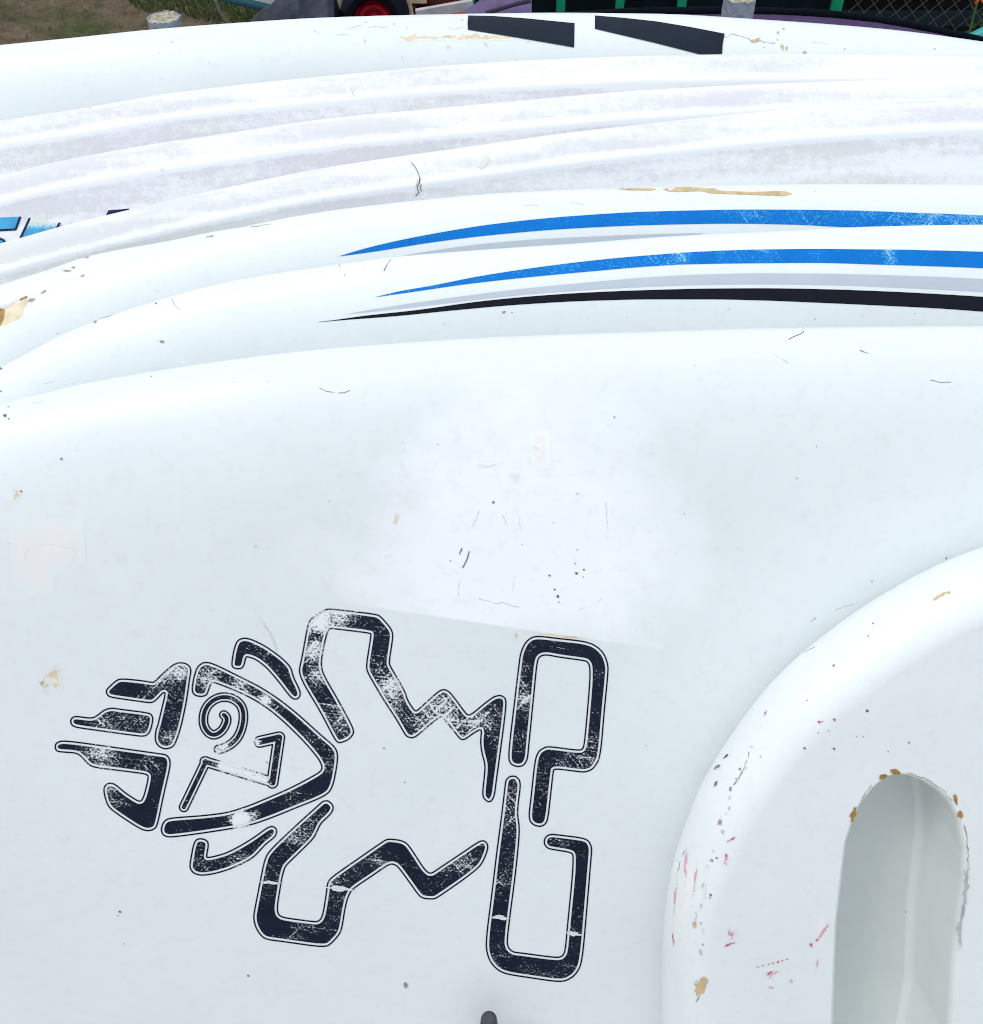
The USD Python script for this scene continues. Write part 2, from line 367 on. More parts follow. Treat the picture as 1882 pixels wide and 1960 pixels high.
def patch_sampler(r, n):
    x = r.uniform(-1.55, 0.3, n * 3); y = r.uniform(3.4, 5.8, n * 3)
    m = meshkit.fbm(np.stack([x * 2.2, y * 2.2, 0 * x], -1), 4, 11)
    edge = 3.53 + 0.07 * np.sin(x * 3.1) - 0.10 * (x + 0.8)
    k = (y + (m - 0.5) * 0.40 > edge + np.clip((-1.25 - x) * 1.5, 0, 1))
    return np.stack([x, y], -1)[k][:n]
def dry_sampler(r, n):
    return np.stack([r.uniform(-3, 1.0, n), r.uniform(2.6, 5.6, n)], -1)
g1 = obj('green_grass', blades(60000, patch_sampler, 0.010, 0.032, 1), grass_mat, smooth=False)
tag(g1, 'short green grass growing over the bare brown dirt', 'grass', kind='stuff')
g2 = obj('dry_grass', blades(26000, dry_sampler, 0.006, 0.022, 2, 0.003), dry_mat, smooth=False)
tag(g2, 'sparse dry straw-coloured grass lying on the brown dirt', 'grass', kind='stuff')

# ------------------------------------------------------------------ the boards
def rail(R, T, p=2.0):
    def n_of(s):
        x = np.clip(1 - s / R, 0, 1)
        return T * np.sqrt(1 - x ** p)
    return n_of

def stepped(T):
    """rail of the chalky boards: rounded lip, flat bevel, ridge, hollow, second soft ridge"""
    ks = np.array([0, .002, .006, .012, .029, .0345, .0375, .0405, .052, .074, .080, .086, .120, .2])
    kn = np.array([0, .42, .68, .81, .935, .993, 1.0, .982, .945, .93, .95, .963, .96, .95])
    f = PchipInterpolator(ks, kn)
    return lambda s: T * f(np.clip(s, 0, 0.2))

class Board:
    def __init__(s, plane, top_px, T, profile, R, left=0.45, right=0.45, camber=0.0):
        s.pl, s.T, s.prof, s.R, s.camber = plane, T, profile, R, camber
        q = plane.uv(np.array(top_px, float))
        q = q[np.argsort(q[:, 0])]
        f = PchipInterpolator(q[:, 0], q[:, 1])
        ua, ub = q[0, 0], q[-1, 0]
        ma, mb = -float(f(ua, 1)), float(f(ub, 1))           # outward slopes
        s.u0, s.u1 = ua - left, ub + right
        us = np.linspace(ua, ub, 200)
        s.vmid = 0.5 * (f(us).max() + max(mb, 0) * right * 0.4) + 0.008
        def hw(u):
            u = np.asarray(u, float)
            c = np.clip(u, ua, ub)
            h = f(c) - s.vmid
            tl, tr = np.clip((ua - u) / left, 0, 1), np.clip((u - ub) / right, 0, 1)
            h = h + ma * left * (tl - 0.5 * tl ** 2) + mb * right * (tr - 0.5 * tr ** 2)
            return np.maximum(h, 0.02) * np.sqrt(np.maximum(1 - tl ** 3, 0)) * np.sqrt(np.maximum(1 - tr ** 3, 0))
        s.hw = hw
        hm = float(f(us).max() - s.vmid)
        def hb(u):
            u = np.asarray(u, float)
            tl, tr = np.clip((ua - u) / left, 0, 1), np.clip((u - ub) / right, 0, 1)
            return max(hm, 0.1) * np.sqrt(np.maximum(1 - tl ** 3, 0)) * np.sqrt(np.maximum(1 - tr ** 3, 0))
        s.hb = hb
    def thick(s, u):
        h = s.hw(u)
        return np.clip(h / 0.16, 0, 1) ** 0.5
    def n(s, u, v):
        up = np.asarray(v) >= s.vmid
        h = np.where(up, s.hw(u), s.hb(u))
        e = h - np.abs(v - s.vmid)
        sc = np.minimum(1, h / (s.R * 2.2)) * np.where(up, 1.0, min(1.0, 0.045 / s.R))
        return s.prof(np.maximum(e, 0) / np.maximum(sc, 1e-3)) * s.thick(u) + s.camber * np.clip(1 - ((v - s.vmid) / np.maximum(h, 1e-3)) ** 2, 0, 1) * s.thick(u)
    def mesh(s):
        uu = np.concatenate([s.u0 + (np.linspace(0, 1, 26)[:-1] ** 2) * 0.25, np.linspace(s.u0 + 0.25, s.u1 - 0.25, 190), s.u1 - (np.linspace(0, 1, 26)[::-1][1:] ** 2) * 0.25])
        uu[0] += 1e-4; uu[-1] -= 1e-4
        t = np.linspace(0, 1, 34)
        lo = 1 - np.cos(t * np.pi / 2)                         # dense near the rails
        es = np.concatenate([lo * s.R * 1.25, np.array([1.6, 2.2, 3.2, 5, 8]) * s.R])
        ee, rows = {}, []
        for sign, side in ((1, 1), (-1, 1), (-1, -1), (1, -1)):
            h = s.hw(uu) if sign > 0 else s.hb(uu)
            sc = np.minimum(1, h / (s.R * 2.2)) * (1.0 if sign > 0 else min(1.0, 0.045 / s.R))
            e = ee[sign] = np.minimum(es[None, :] * sc[:, None], h[:, None])
            v = s.vmid + sign * (h[:, None] - e)
            nn = side * s.n(uu[:, None], v)
            P = s.pl.pt(uu[:, None], v, nn)
            # order round the section: face from top rail to bottom rail, then the back up again
            P = P if (sign, side) in ((1, 1), (-1, -1)) else P[:, ::-1]
            rows.append(P if sign * side > 0 else P)
        P = np.concatenate([rows[0], rows[1][:, 1:] if False else rows[1], rows[2], rows[3]], 1)
        v, f = grid_mesh(P, closed=True)
        e_all = np.concatenate([ee[1], ee[-1][:, ::-1], ee[-1], ee[1][:, ::-1]], 1).ravel()
        tm = trimesh.Trimesh(v, f, process=False)
        return v, f[:, ::-1] if False else f, e_all
    def on(s, o, lift=0.0005):
        """points of the face seen at photo points o"""
        o = np.asarray(o, float)
        n = np.full(len(o), s.T)
        for _ in range(14):
            q = s.pl.uv(o, n)
            n = 0.5 * n + 0.5 * s.n(q[:, 0], q[:, 1])
        q = s.pl.uv(o, n)
        return s.pl.pt(q[:, 0], q[:, 1], n + lift)

def tri2d(poly, step):
    """triangulated polygon, cut to edges of at most step"""
    V, F, k = [], [], 0
    for g in getattr(poly, 'geoms', [poly]):
        if g.is_empty or g.area < 0.5:
            continue
        g = g.simplify(0.03)
        if g.geom_type != 'Polygon':
            continue
        g = g.segmentize(step)
        v, f = trimesh.creation.triangulate_polygon(g, engine='earcut')
        for _ in range(12):
            a = np.linalg.norm(v[f] - v[np.roll(f, 1, 1)], axis=2).max()
            if a <= step * 1.6:
                break
            v3, f = trimesh.remesh.subdivide_to_size(np.c_[v, 0 * v[:, :1]], f, step * 1.6, max_iter=12)
            v = v3[:, :2]
            break
        ids, inv = np.unique(f, return_inverse=True)
        v, f = v[ids], inv.reshape(-1, 3)
        V.append(v); F.append(f + k); k += len(v)
    return (np.vstack(V), np.vstack(F)) if V else (None, None)

WEAR = [(x / 1.306, y / 1.306, r / 1.306, a) for x, y, r, a in [     # photo px: places where the emblem is rubbed through
    (803, 1560, 30, 1.0), (783, 1620, 34, .75), (795, 1690, 26, .45), (850, 1545, 28, .5), (452, 1682, 26, .75), (470, 1740, 30, .35),
    (517, 1695, 40, .70), (590, 1720, 34, .6), (664, 1750, 15, 1.1), (604, 2050, 20, 2.5), (634, 2040, 16, .9), (1110, 1765, 50, .65),
    (1060, 1810, 40, .45), (1180, 1790, 40, .4), (1315, 1745, 22, .6), (1300, 1690, 30, .35), (270, 1900, 60, .5), (360, 1915, 40, .45),
    (430, 1840, 30, .35), (940, 1650, 40, .35), (980, 1720, 40, .4), (860, 1800, 60, .35), (760, 1870, 50, .25), (700, 1790, 50, .3),
    (560, 1912, 14, 1.15), (590, 1920, 16, 1.35), (620, 1932, 16, 1.25), (645, 1942, 14, 1.2), (663, 1950, 12, .9), (640, 1855, 14, 1.2),
    (560, 1865, 16, .7), (545, 1875, 14, .8), (760, 2040, 40, .2), (720, 2060, 40, .3), (1480, 1900, 50, .15), (600, 2150, 30, .4), (480, 1545, 1, 0)]]
def wear_at(o):
    w = np.zeros(len(o))
    for x, y, r, a in WEAR:
        w = np.maximum(w, a * np.exp(-((o[:, 0] - x) ** 2 + (o[:, 1] - y) ** 2) / (r * r)))
    return w

def decal(name, board, poly, mat, parent, lift=0.0005, step=26.0, wear=None, label=None, kind=None, fade=0.0):
    if fade:
        step = min(step, max(1.6, fade * 0.7))
        inner = poly.buffer(-fade)
        pieces = [g for g in (poly.difference(inner), inner) if not g.is_empty]
        got = [x for x in (tri2d(g, step) for g in pieces) if x[0] is not None]
        if not got:
            return None
        v = np.vstack([x[0] for x in got]); f = np.vstack([x[1] + sum(len(y[0]) for y in got[:i]) for i, x in enumerate(got)])
    else:
        v, f = tri2d(poly, step)
    if v is None:
        return None
    P = board.on(v, lift * 0.6)
    nrm = np.cross(P[f[:, 1]] - P[f[:, 0]], P[f[:, 2]] - P[f[:, 0]]) @ board.pl.N
    f = f.copy(); f[nrm < 0] = f[nrm < 0][:, ::-1]
    pv = {'wear': np.zeros(len(v)) if wear is None else wear(v), 'fu': P[:, 0], 'fv': (P - board.pl.O) @ board.pl.V}
    if fade:
        pv['fade'] = np.clip(shapely.distance(poly.boundary, shapely.points(v)) / fade, 0, 1)
    return obj(name, (P, f), mat, parent, smooth=True, label=label, kind=kind, primvars=pv)

def blob(cx, cy, rx, ry, rot=0.0, seed=0, n=18, rough=0.35):
    r = np.random.default_rng(seed + int(cx * 7 + cy * 13))
    a = np.linspace(0, 2 * np.pi, n, endpoint=False)
    k = 1 + rough * r.uniform(-1, 1, n)
    p = np.stack([np.cos(a) * rx * k, np.sin(a) * ry * k], -1)
    c, s_ = math.cos(math.radians(rot)), math.sin(math.radians(rot))
    return Polygon(p @ np.array([[c, s_], [-s_, c]]) + (cx, cy)).buffer(0)
def splat(cx, cy, rx, ry, n=22, seed=0):
    """ragged patch made of many thin slivers"""
    r = np.random.default_rng(seed + int(cx))
    out = []
    for _ in range(n):
        x, y = cx + r.normal(0, rx * .38), cy + r.normal(0, ry * .38)
        out.append(affinity.rotate(affinity.scale(Point(x, y).buffer(1, quad_segs=3), r.uniform(.10, .34) * rx, r.uniform(.18, .55) * ry), r.uniform(-35, 50)))
    return unary_union(out).simplify(.3)
def crack(pts, w=1.4, seed=0, jag=1.0):
    w = w * 0.72 + 0.1
    r = np.random.default_rng(seed + int(pts[0][0]))
    L = LineString(pts); n = max(3, int(L.length / 6))
    q = [np.array(L.interpolate(t, True).coords[0]) + (r.uniform(-jag, jag, 2) if 0 < t < 1 else 0) for t in np.linspace(0, 1, n)]
    parts = [LineString([q[i], q[i + 1]]).buffer(w / 2 * r.uniform(0.55, 1.25), cap_style=1, quad_segs=2) for i in range(n - 1)]
    return unary_union(parts)
def ribbon(top, bot):
    return Polygon(list(top) + list(bot)[::-1]).buffer(0)
def smooth_curve(pts, n=60):
    p = np.array(pts, float)
    x = np.linspace(p[0, 0], p[-1, 0], n)
    return np.stack([x, PchipInterpolator(p[:, 0], p[:, 1])(x)], -1)
def Z(pts, ox, oy, sc):          # a traced enlargement -> photo points
    return [((ox + x / sc) / 1.306, (oy + y / sc) / 1.306) for x, y in pts]

# top edges as seen in the photo
TOP = {
 1: [(-60, 93), (0, 87), (150, 72), (294, 57), (460, 44), (628, 34), (895, 27), (1062, 25), (1256, 27), (1456, 38), (1690, 56), (1884, 81), (1940, 90)],
 2: [(-60, 243), (0, 232), (173, 205), (334, 178), (467, 162), (628, 146), (828, 128), (1029, 115), (1256, 107), (1523, 104), (1884, 110), (1940, 113)],
 3: [(-60, 352), (0, 337), (133, 305), (310, 273), (434, 255), (628, 227), (795, 211), (1000, 192), (1256, 171), (1500, 159), (1723, 152), (1884, 149), (1940, 149)],
 4: [(-60, 485), (0, 466), (40, 455), (107, 436), (207, 411), (350, 378), (500, 345), (628, 320), (788, 296), (938, 275), (1095, 253), (1256, 235), (1423, 217), (1590, 203), (1884, 188), (1940, 186)],
 5: [(-60, 566), (0, 546), (100, 514), (163, 492), (334, 459), (417, 442), (500, 430), (628, 412), (962, 380), (1500, 364), (1884, 364), (1940, 366)],
 6: [(-60, 636), (0, 598), (53, 569), (110, 543), (187, 514), (267, 488), (334, 468), (417, 446), (500, 427), (628, 404), (795, 384), (962, 369), (1175, 360), (1400, 354), (1590, 352), (1884, 354), (1940, 356)],
 7: [(-60, 744), (0, 705), (67, 668), (123, 639), (187, 613), (277, 583), (350, 561), (467, 534), (628, 509), (755, 492), (895, 480), (1128, 464), (1256, 454), (1523, 440), (1623, 435), (1884, 430), (1940, 430)],
 8: [(-60, 792), (0, 774), (83, 753), (160, 735), (284, 713), (414, 693), (628, 668), (795, 655), (962, 645), (1256, 635), (1489, 628), (1884, 624), (1940, 624)]}
PL = {1: off(1.548, .81), 2: off(1.392, .81), 3: off(1.275, .81), 4: off(1.152, .81), 5: -0.480, 6: off(.962, .85), 7: off(.872, .85), 8: off(.7395, .83)}
TH = {1: .060, 2: .046, 3: .044, 4: .048, 5: .034, 6: .034, 7: .036, 8: .058}
RR = {1: .085, 5: .055, 6: .065, 7: .070, 8: .175}
B = {}
for k in range(1, 9):
    st = k in (2, 3, 4)
    B[k] = Board(Plane(PL[k]), TOP[k], TH[k], stepped(TH[k]) if st else rail(RR[k], TH[k], 3.0 if k == 8 else 2.6), .06 if st else RR[k], camber=0.004 if k == 8 else 0.0)

pc = B[8].on(np.array([(985., 1050.)]))[0]
pa, pb = B[8].on(np.array([(740., 1166.), (1285., 1246.)]))
ln = np.cross(B[8].pl.N, pb - pa); ln /= np.linalg.norm(ln)
if ln[2] < 0: ln = -ln
WHITE = gelcoat('white_gelcoat')
WHITE_B = gelcoat('white_gelcoat_matte', rough=0.46, tint=(0.73, 0.775, 0.775))
WHITE_FRONT = gelcoat('white_gelcoat_ghosted', patch=(pc, (.19, .15, .15), ln, float(ln @ pa)), base=(0.772, 0.810, 0.818), tint=(0.728, 0.768, 0.778))
CHALK = chalky('chalky_white_plastic')
GROUP = 'white boards leaning in a row in the rack'
SPEC = {
 1: ('smooth white board with two black tape strips near its top edge, rearmost of row', WHITE_B),
 2: ('chalky white board with stepped mottled rim, directly in front of the black-taped board', CHALK),
 3: ('chalky white board with stepped rim and faded blue lettering remnants at its left', CHALK),
 4: ('chalky white board with a dark splintered crack in its stepped rim', CHALK),
 5: ('smooth white board of which only a chipped top edge shows, behind the yellow-stained striped board', WHITE),
 6: ('white board with blue and grey stripes, yellow scraped top edge and tan-damaged nose', WHITE),
 7: ('white board with blue, grey and black stripes, just behind the board with the fish emblem', WHITE),
 8: ('big white board with a scratched black fish emblem, frontmost of the row', WHITE_FRONT)}
BT = {}
for k in range(1, 9):
    b = B[k]
    base = b.pl.pt(np.array((b.u0 + b.u1) / 2), np.array(0.0), np.array(0.0))
    BT[k] = thing('windsurf_board', SPEC[k][0], 'board', GROUP, loc=base)
    v, f, e = b.mesh()
    tm = trimesh.Trimesh(v, f, process=False)
    if tm.volume < 0:
        f = f[:, ::-1]
    pv = None
    if k in (2, 3, 4):
        ks = [0, .004, .008, .027, .032, .040, .044, .066, .075, .086, .11, .2]
        kd = [-.08, .02, .11, .10, -.16, -.16, .11, .09, -.02, -.02, .07, .03]
        r_ = meshkit.fbm(np.c_[v[:, 0] * 3.0, v[:, 1] * 3, v[:, 2] * 3], 3, k)
        pv = {'dirt': np.interp(e, ks, kd) + (r_ - 0.5) * 0.30 - 0.05 * np.clip(v[:, 0] * 1.1 + 0.1, -1, 1)}
    obj('hull', (v, f), SPEC[k][1], BT[k], smooth=True, primvars=pv)

# ---- stripes, tape, lettering
def strip(name, board, top, bot, mat, parent, wear=None, n=170, m=7):
    top, bot = np.array(top, float), np.array(bot, float)
    t = np.linspace(0, 1, n)[:, None]
    x0, x1_ = max(top[0, 0], bot[0, 0]), min(top[-1, 0], bot[-1, 0])
    x = x0 + (x1_ - x0) * t[:, 0]
    a_, b_ = PchipInterpolator(top[:, 0], top[:, 1])(x), PchipInterpolator(bot[:, 0], bot[:, 1])(x)
    k = np.linspace(0, 1, m)
    G = np.stack([np.repeat(x[:, None], m, 1), a_[:, None] * (1 - k) + b_[:, None] * k], -1)
    o = G.reshape(-1, 2)
    v, f = grid_mesh(board.on(o, 0.0003).reshape(n, m, 3))
    if (np.cross(v[f[0, 1]] - v[f[0, 0]], v[f[0, 2]] - v[f[0, 0]]) @ board.pl.N) < 0: f = f[:, ::-1]
    return obj(name, (v, f), mat, parent, smooth=True, primvars={'wear': np.zeros(len(v)) if wear is None else wear(o), 'fu': v[:, 0], 'fv': (v - board.pl.O) @ board.pl.V})
z5 = lambda p: Z(p, 820, 330, 2.295)
z6 = lambda p: Z(p, 1640, 430, 2.3008)
ext = lambda p, dy: list(p) + [(1990, p[-1][1] + dy)]
st6 = (smooth_curve(ext([(650, 490), (720, 470), (830, 447), (950, 428), (1100, 413), (1250, 404.5), (1450, 401), (1620, 402.5), (1750, 407), (1882, 412)], 6)),
             smooth_curve(ext([(650, 490.6), (720, 481), (830, 463.5), (950, 449), (1100, 437), (1250, 430.5), (1400, 428), (1520, 430), (1620, 435), (1750, 441), (1882, 447)], 4)))
strip('blue_stripe', B[6], *st6, INK_BLUE, BT[6], wear=lambda o: np.interp(o[:, 0], [600, 690, 900, 1250, 1400, 1600, 1720, 1760, 1830, 1900], [.5, .1, .0, .1, .3, .35, .5, .8, .7, .5]))
g6 = (smooth_curve(z5([(395, 718), (600, 680), (900, 640), (1200, 615), (1500, 600), (1882, 585)]) + [(1345, 446)]),
            smooth_curve(z5([(395, 719), (700, 704), (1000, 674), (1500, 640), (1882, 610)]) + [(1345, 447)]))
strip('grey_stripe', B[6], *g6, INK_GREY, BT[6])
top = z5([(270, 947), (400, 915), (600, 880), (850, 830), (1100, 790), (1400, 750), (1700, 718)]) + z6([(0, 475), (200, 460), (600, 445), (900, 442), (1300, 445), (1882, 458)])
bot = z5([(270, 948), (500, 915), (800, 872), (1100, 838), (1500, 800)]) + z6([(0, 540), (200, 530), (600, 524), (900, 522), (1300, 533), (1882, 553)])
strip('blue_stripe', B[7], smooth_curve(ext(top, 6)), smooth_curve(ext(bot, 8)), INK_BLUE, BT[7],
      wear=lambda o: np.maximum(np.interp(o[:, 0], [700, 800, 950, 1200, 1400, 1500, 1900], [.7, .25, .1, .3, .25, .12, .05]),
                                0.8 * np.exp(-((o[:, 0] - 1300) / 25) ** 2) + 0.6 * np.exp(-((o[:, 0] - 1380) / 16) ** 2) + 0.6 * np.exp(-((o[:, 0] - 1705) / 14) ** 2)))
top = z5([(100, 1045), (300, 1010), (600, 965), (900, 925), (1200, 890), (1500, 862)]) + z6([(0, 602), (300, 588), (600, 582), (1000, 585), (1400, 595), (1882, 615)])
bot = z5([(100, 1046), (400, 1015), (700, 980), (1100, 935), (1500, 905)]) + z6([(0, 657), (300, 648), (600, 645), (1000, 650), (1400, 665), (1882, 690)])
strip('grey_stripe', B[7], smooth_curve(ext(top, 7)), smooth_curve(ext(bot, 9)), INK_GREY, BT[7])
top = [(610, 616)] + z5([(0, 1083), (200, 1055), (500, 1022), (900, 968), (1300, 932), (1600, 915)]) + z6([(0, 677), (300, 670), (600, 668), (900, 672), (1300, 685), (1600, 700), (1882, 717)])
bot = [(610, 616.8)] + z5([(0, 1086), (400, 1055), (700, 1025), (1100, 990), (1500, 968)]) + z6([(0, 732), (300, 732), (600, 738), (900, 750), (1300, 768), (1600, 783), (1882, 803)])
strip('black_stripe', B[7], smooth_curve(ext(top, 8)), smooth_curve(ext(bot, 9)), INK_STRIPE, BT[7])
zt = lambda p: Z(p, 820, 0, 2.295)
zu = lambda p: Z(p, 1640, 0, 2.3008)
decal('tape_strip', B[1], Polygon(zt([(805, 88), (960, 92), (1130, 104), (1415, 132), (1412, 272), (1100, 218), (803, 170), (801, 130)])), TAPE, BT[1], lift=0.0016, step=12)
decal('tape_strip', B[1], Polygon(zt([(1532, 88), (1700, 102)]) + zu([(0, 122), (200, 155), (395, 193), (384, 250), (380, 310), (250, 312), (0, 248)]) + zt([(1532, 165)])), TAPE, BT[1], lift=0.0016, step=12)
zl = lambda p: Z(p, 0, 450, 4.705)
for pts, edge in (([(-260, 430), (0, 440), (240, 430), (190, 580), (0, 592), (-260, 600)], [[(-260, 600), (0, 590), (186, 580), (238, 440)]]),
                  ([(345, 455), (540, 370), (560, 490), (720, 520), (600, 760), (215, 760)], [[(348, 455), (215, 740)], [(700, 510), (570, 740)]])):
    pl = Polygon(zl(pts))
    decal('letter', B[3], pl, INK_SKY, BT[3], step=10, wear=lambda o, p=pl: np.clip((pl.bounds[3] - 24 - o[:, 1]) / 20, -0.3, 1.2), label='faded sky blue letter fragment')
    decal('letter_edge', B[3], unary_union([LineString(zl(e)).buffer(2.1, quad_segs=2) for e in edge]), INK_NAVY, BT[3], lift=0.001, step=10)
decal('letter', B[3], Polygon(zl([(-100, 780), (-60, 690), (0, 688), (40, 705), (64, 740), (70, 790)])), INK_SKY, BT[3], step=10, label='round sky blue letter fragment')
decal('letter_edge', B[3], LineString(zl([(-60, 690), (0, 688), (40, 705), (64, 740), (70, 790)])).buffer(2.0), INK_NAVY, BT[3], lift=0.001, step=10)
decal('letter', B[3], Polygon(zl([(1275, 355), (1520, 335), (1500, 420), (1240, 430)])), INK_NAVY, BT[3], step=10, label='dark blue letter corner')

# ---- the fish emblem: each stroke a dark fill with a thin line round it
zA = lambda p: Z(p, 100, 1480, 2.3525)
zB = lambda p: Z(p, 560, 1480, 3.764)
zC = lambda p: Z(p, 1000, 1480, 3.1367)
zD = lambda p: Z(p, 1100, 1900, 2.97)
zE = lambda p: Z(p, 560, 1950, 2.6886)
zF = lambda p: Z(p, 460, 1560, 4.455)
zG = lambda p: Z(p, 400, 1900, 4.091)
zH = lambda p: Z(p, 100, 1500, 4.705)
E = {}
E['wing_upper'] = zH([(778, 1080), (790, 1045), (880, 960), (930, 930), (1010, 928), (1200, 948), (1320, 968), (1345, 965), (1450, 860), (1560, 765), (1620, 738), (1700, 738), (1760, 775), (1778, 830), (1760, 920)]) + \
    zA([(862, 640), (830, 790), (800, 880), (780, 912), (735, 924), (695, 905), (676, 868), (684, 800)]) + zH([(1380, 1500), (1440, 1250), (1475, 1100), (1465, 1085), (1440, 1095), (1360, 1180), (1310, 1208), (1200, 1195), (850, 1145), (800, 1125)])
E['wing_middle'] = zH([(360, 1435), (368, 1395), (400, 1372), (440, 1368), (580, 1388), (640, 1380), (690, 1345), (760, 1290), (840, 1268), (950, 1285), (1270, 1325), (1315, 1350), (1330, 1400), (1310, 1500), (1280, 1570), (1225, 1603), (1100, 1590), (700, 1535), (430, 1497), (380, 1475)])
E['wing_lower'] = zA([(88, 912), (95, 888), (125, 875), (200, 880), (450, 915), (700, 950), (745, 957), (765, 985), (765, 1030), (725, 1200), (695, 1350), (680, 1390), (640, 1405), (595, 1395), (500, 1335), (415, 1275), (392, 1240), (375, 1170), (380, 1140), (405, 1122), (440, 1128), (500, 1180), (580, 1232), (600, 1225), (615, 1190), (640, 1085), (625, 1070), (560, 1060), (330, 1032), (290, 1018), (240, 962), (210, 945), (130, 940), (98, 935)])
E['body'] = zA([(893, 580), (905, 500), (925, 440), (960, 413), (1000, 415), (1060, 440), (1180, 500), (1290, 555), (1400, 625), (1520, 720), (1640, 830), (1735, 910), (1752, 955), (1745, 1030), (1725, 1130), (1700, 1180), (1640, 1215), (1500, 1270), (1380, 1320), (1240, 1370), (1100, 1395), (900, 1425), (760, 1442), (725, 1430), (712, 1400), (722, 1360), (745, 1335), (790, 1327), (960, 1315), (1100, 1298), (1220, 1260), (1330, 1215), (1480, 1150), (1620, 1075), (1655, 1050), (1660, 1025), (1640, 980), (1560, 885), (1450, 775), (1350, 690), (1250, 625), (1130, 570), (1020, 528), (1005, 535), (990, 580), (980, 605), (950, 615), (910, 607)])
E['fin_upper'] = zA([(1128, 420), (1140, 340), (1160, 285), (1200, 268), (1250, 280), (1330, 320), (1420, 385), (1475, 440), (1490, 500), (1525, 570), (1533, 600), (1520, 627), (1490, 630), (1460, 600), (1400, 520), (1330, 440), (1270, 395), (1218, 378), (1210, 385), (1200, 430), (1185, 450), (1150, 450), (1132, 440)])
E['fin_lower'] = zG([(305, 1080), (325, 960), (345, 860), (370, 815), (410, 802), (460, 812), (490, 835), (495, 880), (475, 985), (485, 998), (560, 985), (680, 950), (800, 890), (950, 800), (1100, 690), (1150, 675), (1190, 700), (1195, 745), (1170, 790), (1080, 860), (1020, 925), (970, 980), (880, 1040), (700, 1120), (560, 1160), (430, 1180), (350, 1160), (315, 1120)])
E['jaw_upper'] = zB([(1060, 1405), (1030, 1360), (900, 1110), (760, 880), (720, 790), (708, 735), (720, 680), (745, 560), (790, 300), (830, 240), (950, 165), (1000, 158), (1200, 180), (1440, 210), (1480, 235), (1570, 340), (1592, 400), (1575, 520), (1555, 650), (1560, 690), (1620, 790), (1700, 930)]) + \
    zC([(60, 850), (110, 925), (130, 935), (200, 870), (300, 780), (340, 762), (380, 775), (420, 820), (500, 930), (530, 965), (560, 960), (680, 860), (740, 818), (790, 808), (825, 830), (833, 870), (820, 1000), (780, 1300), (755, 1480), (740, 1600), (715, 1640), (690, 1645), (655, 1615), (648, 1570), (665, 1420), (668, 1350), (640, 1250), (632, 1170), (640, 1090), (630, 1075), (570, 1110), (510, 1155), (475, 1155), (440, 1110), (340, 985), (320, 970), (220, 1050), (130, 1130), (90, 1145), (50, 1130), (20, 1080)]) + \
    zB([(1620, 1190), (1500, 1010), (1400, 840), (1350, 750), (1340, 690), (1370, 500), (1385, 400), (1378, 385), (1050, 345), (1000, 340), (975, 365), (940, 500), (915, 650), (920, 730), (960, 820), (1060, 990), (1190, 1230), (1220, 1300), (1215, 1340), (1170, 1390), (1090, 1420)])
E['jaw_lower'] = zE([(735, 190), (730, 165), (700, 137), (665, 142), (640, 165), (500, 290), (310, 470), (275, 530), (250, 650), (215, 830), (198, 920), (210, 980), (240, 1035), (280, 1070), (400, 1085), (680, 1125), (730, 1090), (780, 1030), (795, 980), (810, 880), (828, 800), (850, 750), (880, 720), (1000, 640), (1100, 570), (1135, 562), (1170, 580), (1250, 690), (1310, 775), (1340, 795), (1410, 800), (1440, 785), (1600, 675), (1710, 590), (1745, 540), (1775, 460), (1770, 425), (1745, 405), (1710, 415), (1600, 490), (1450, 590), (1400, 625), (1375, 625), (1340, 590), (1270, 480), (1230, 425), (1190, 405), (1110, 395), (1080, 405), (900, 530), (720, 655), (695, 695), (690, 750), (670, 880), (655, 930), (630, 952), (590, 950), (400, 925), (365, 905), (357, 860), (370, 770), (390, 650), (410, 580), (450, 540), (600, 395), (625, 345), (650, 290), (700, 245), (725, 215)])
E['hook_upper'] = zC([(850, 1300), (870, 1100), (900, 850), (930, 600), (945, 480), (980, 400), (1030, 355), (1090, 345), (1250, 365), (1440, 385), (1530, 415), (1600, 480), (1632, 570), (1630, 650), (1600, 950), (1580, 1200), (1560, 1320), (1510, 1390), (1450, 1412), (1380, 1405), (1208, 1382), (1200, 1420), (1180, 1600), (1165, 1740), (1150, 1810), (1110, 1838), (1060, 1832), (1020, 1800), (1012, 1740), (1030, 1600), (1050, 1400), (1065, 1300), (1090, 1245), (1140, 1215), (1180, 1212), (1390, 1240), (1430, 1235), (1445, 1200), (1465, 1000), (1490, 700), (1490, 580), (1470, 545), (1440, 535), (1250, 510), (1150, 490), (1100, 500), (1075, 540), (1050, 800), (1010, 1200), (1000, 1310), (970, 1360), (920, 1370), (870, 1350)])
E['hook_lower'] = zD([(483, 200), (490, 145), (520, 120), (560, 118), (590, 145), (598, 190), (580, 330), (575, 400), (590, 500), (585, 600), (560, 850), (520, 1150), (498, 1340), (505, 1390), (540, 1425), (600, 1432), (870, 1468), (910, 1455), (930, 1420), (950, 1200), (985, 850), (990, 710), (975, 685), (850, 665), (800, 655), (775, 625), (775, 590), (795, 560), (830, 550), (900, 558), (1060, 578), (1105, 600), (1128, 650), (1120, 750), (1095, 1050), (1065, 1400), (1045, 1530), (1000, 1600), (930, 1642), (850, 1642), (700, 1620), (500, 1590), (430, 1560), (370, 1495), (342, 1400), (350, 1270), (385, 1000), (420, 700), (460, 400)])
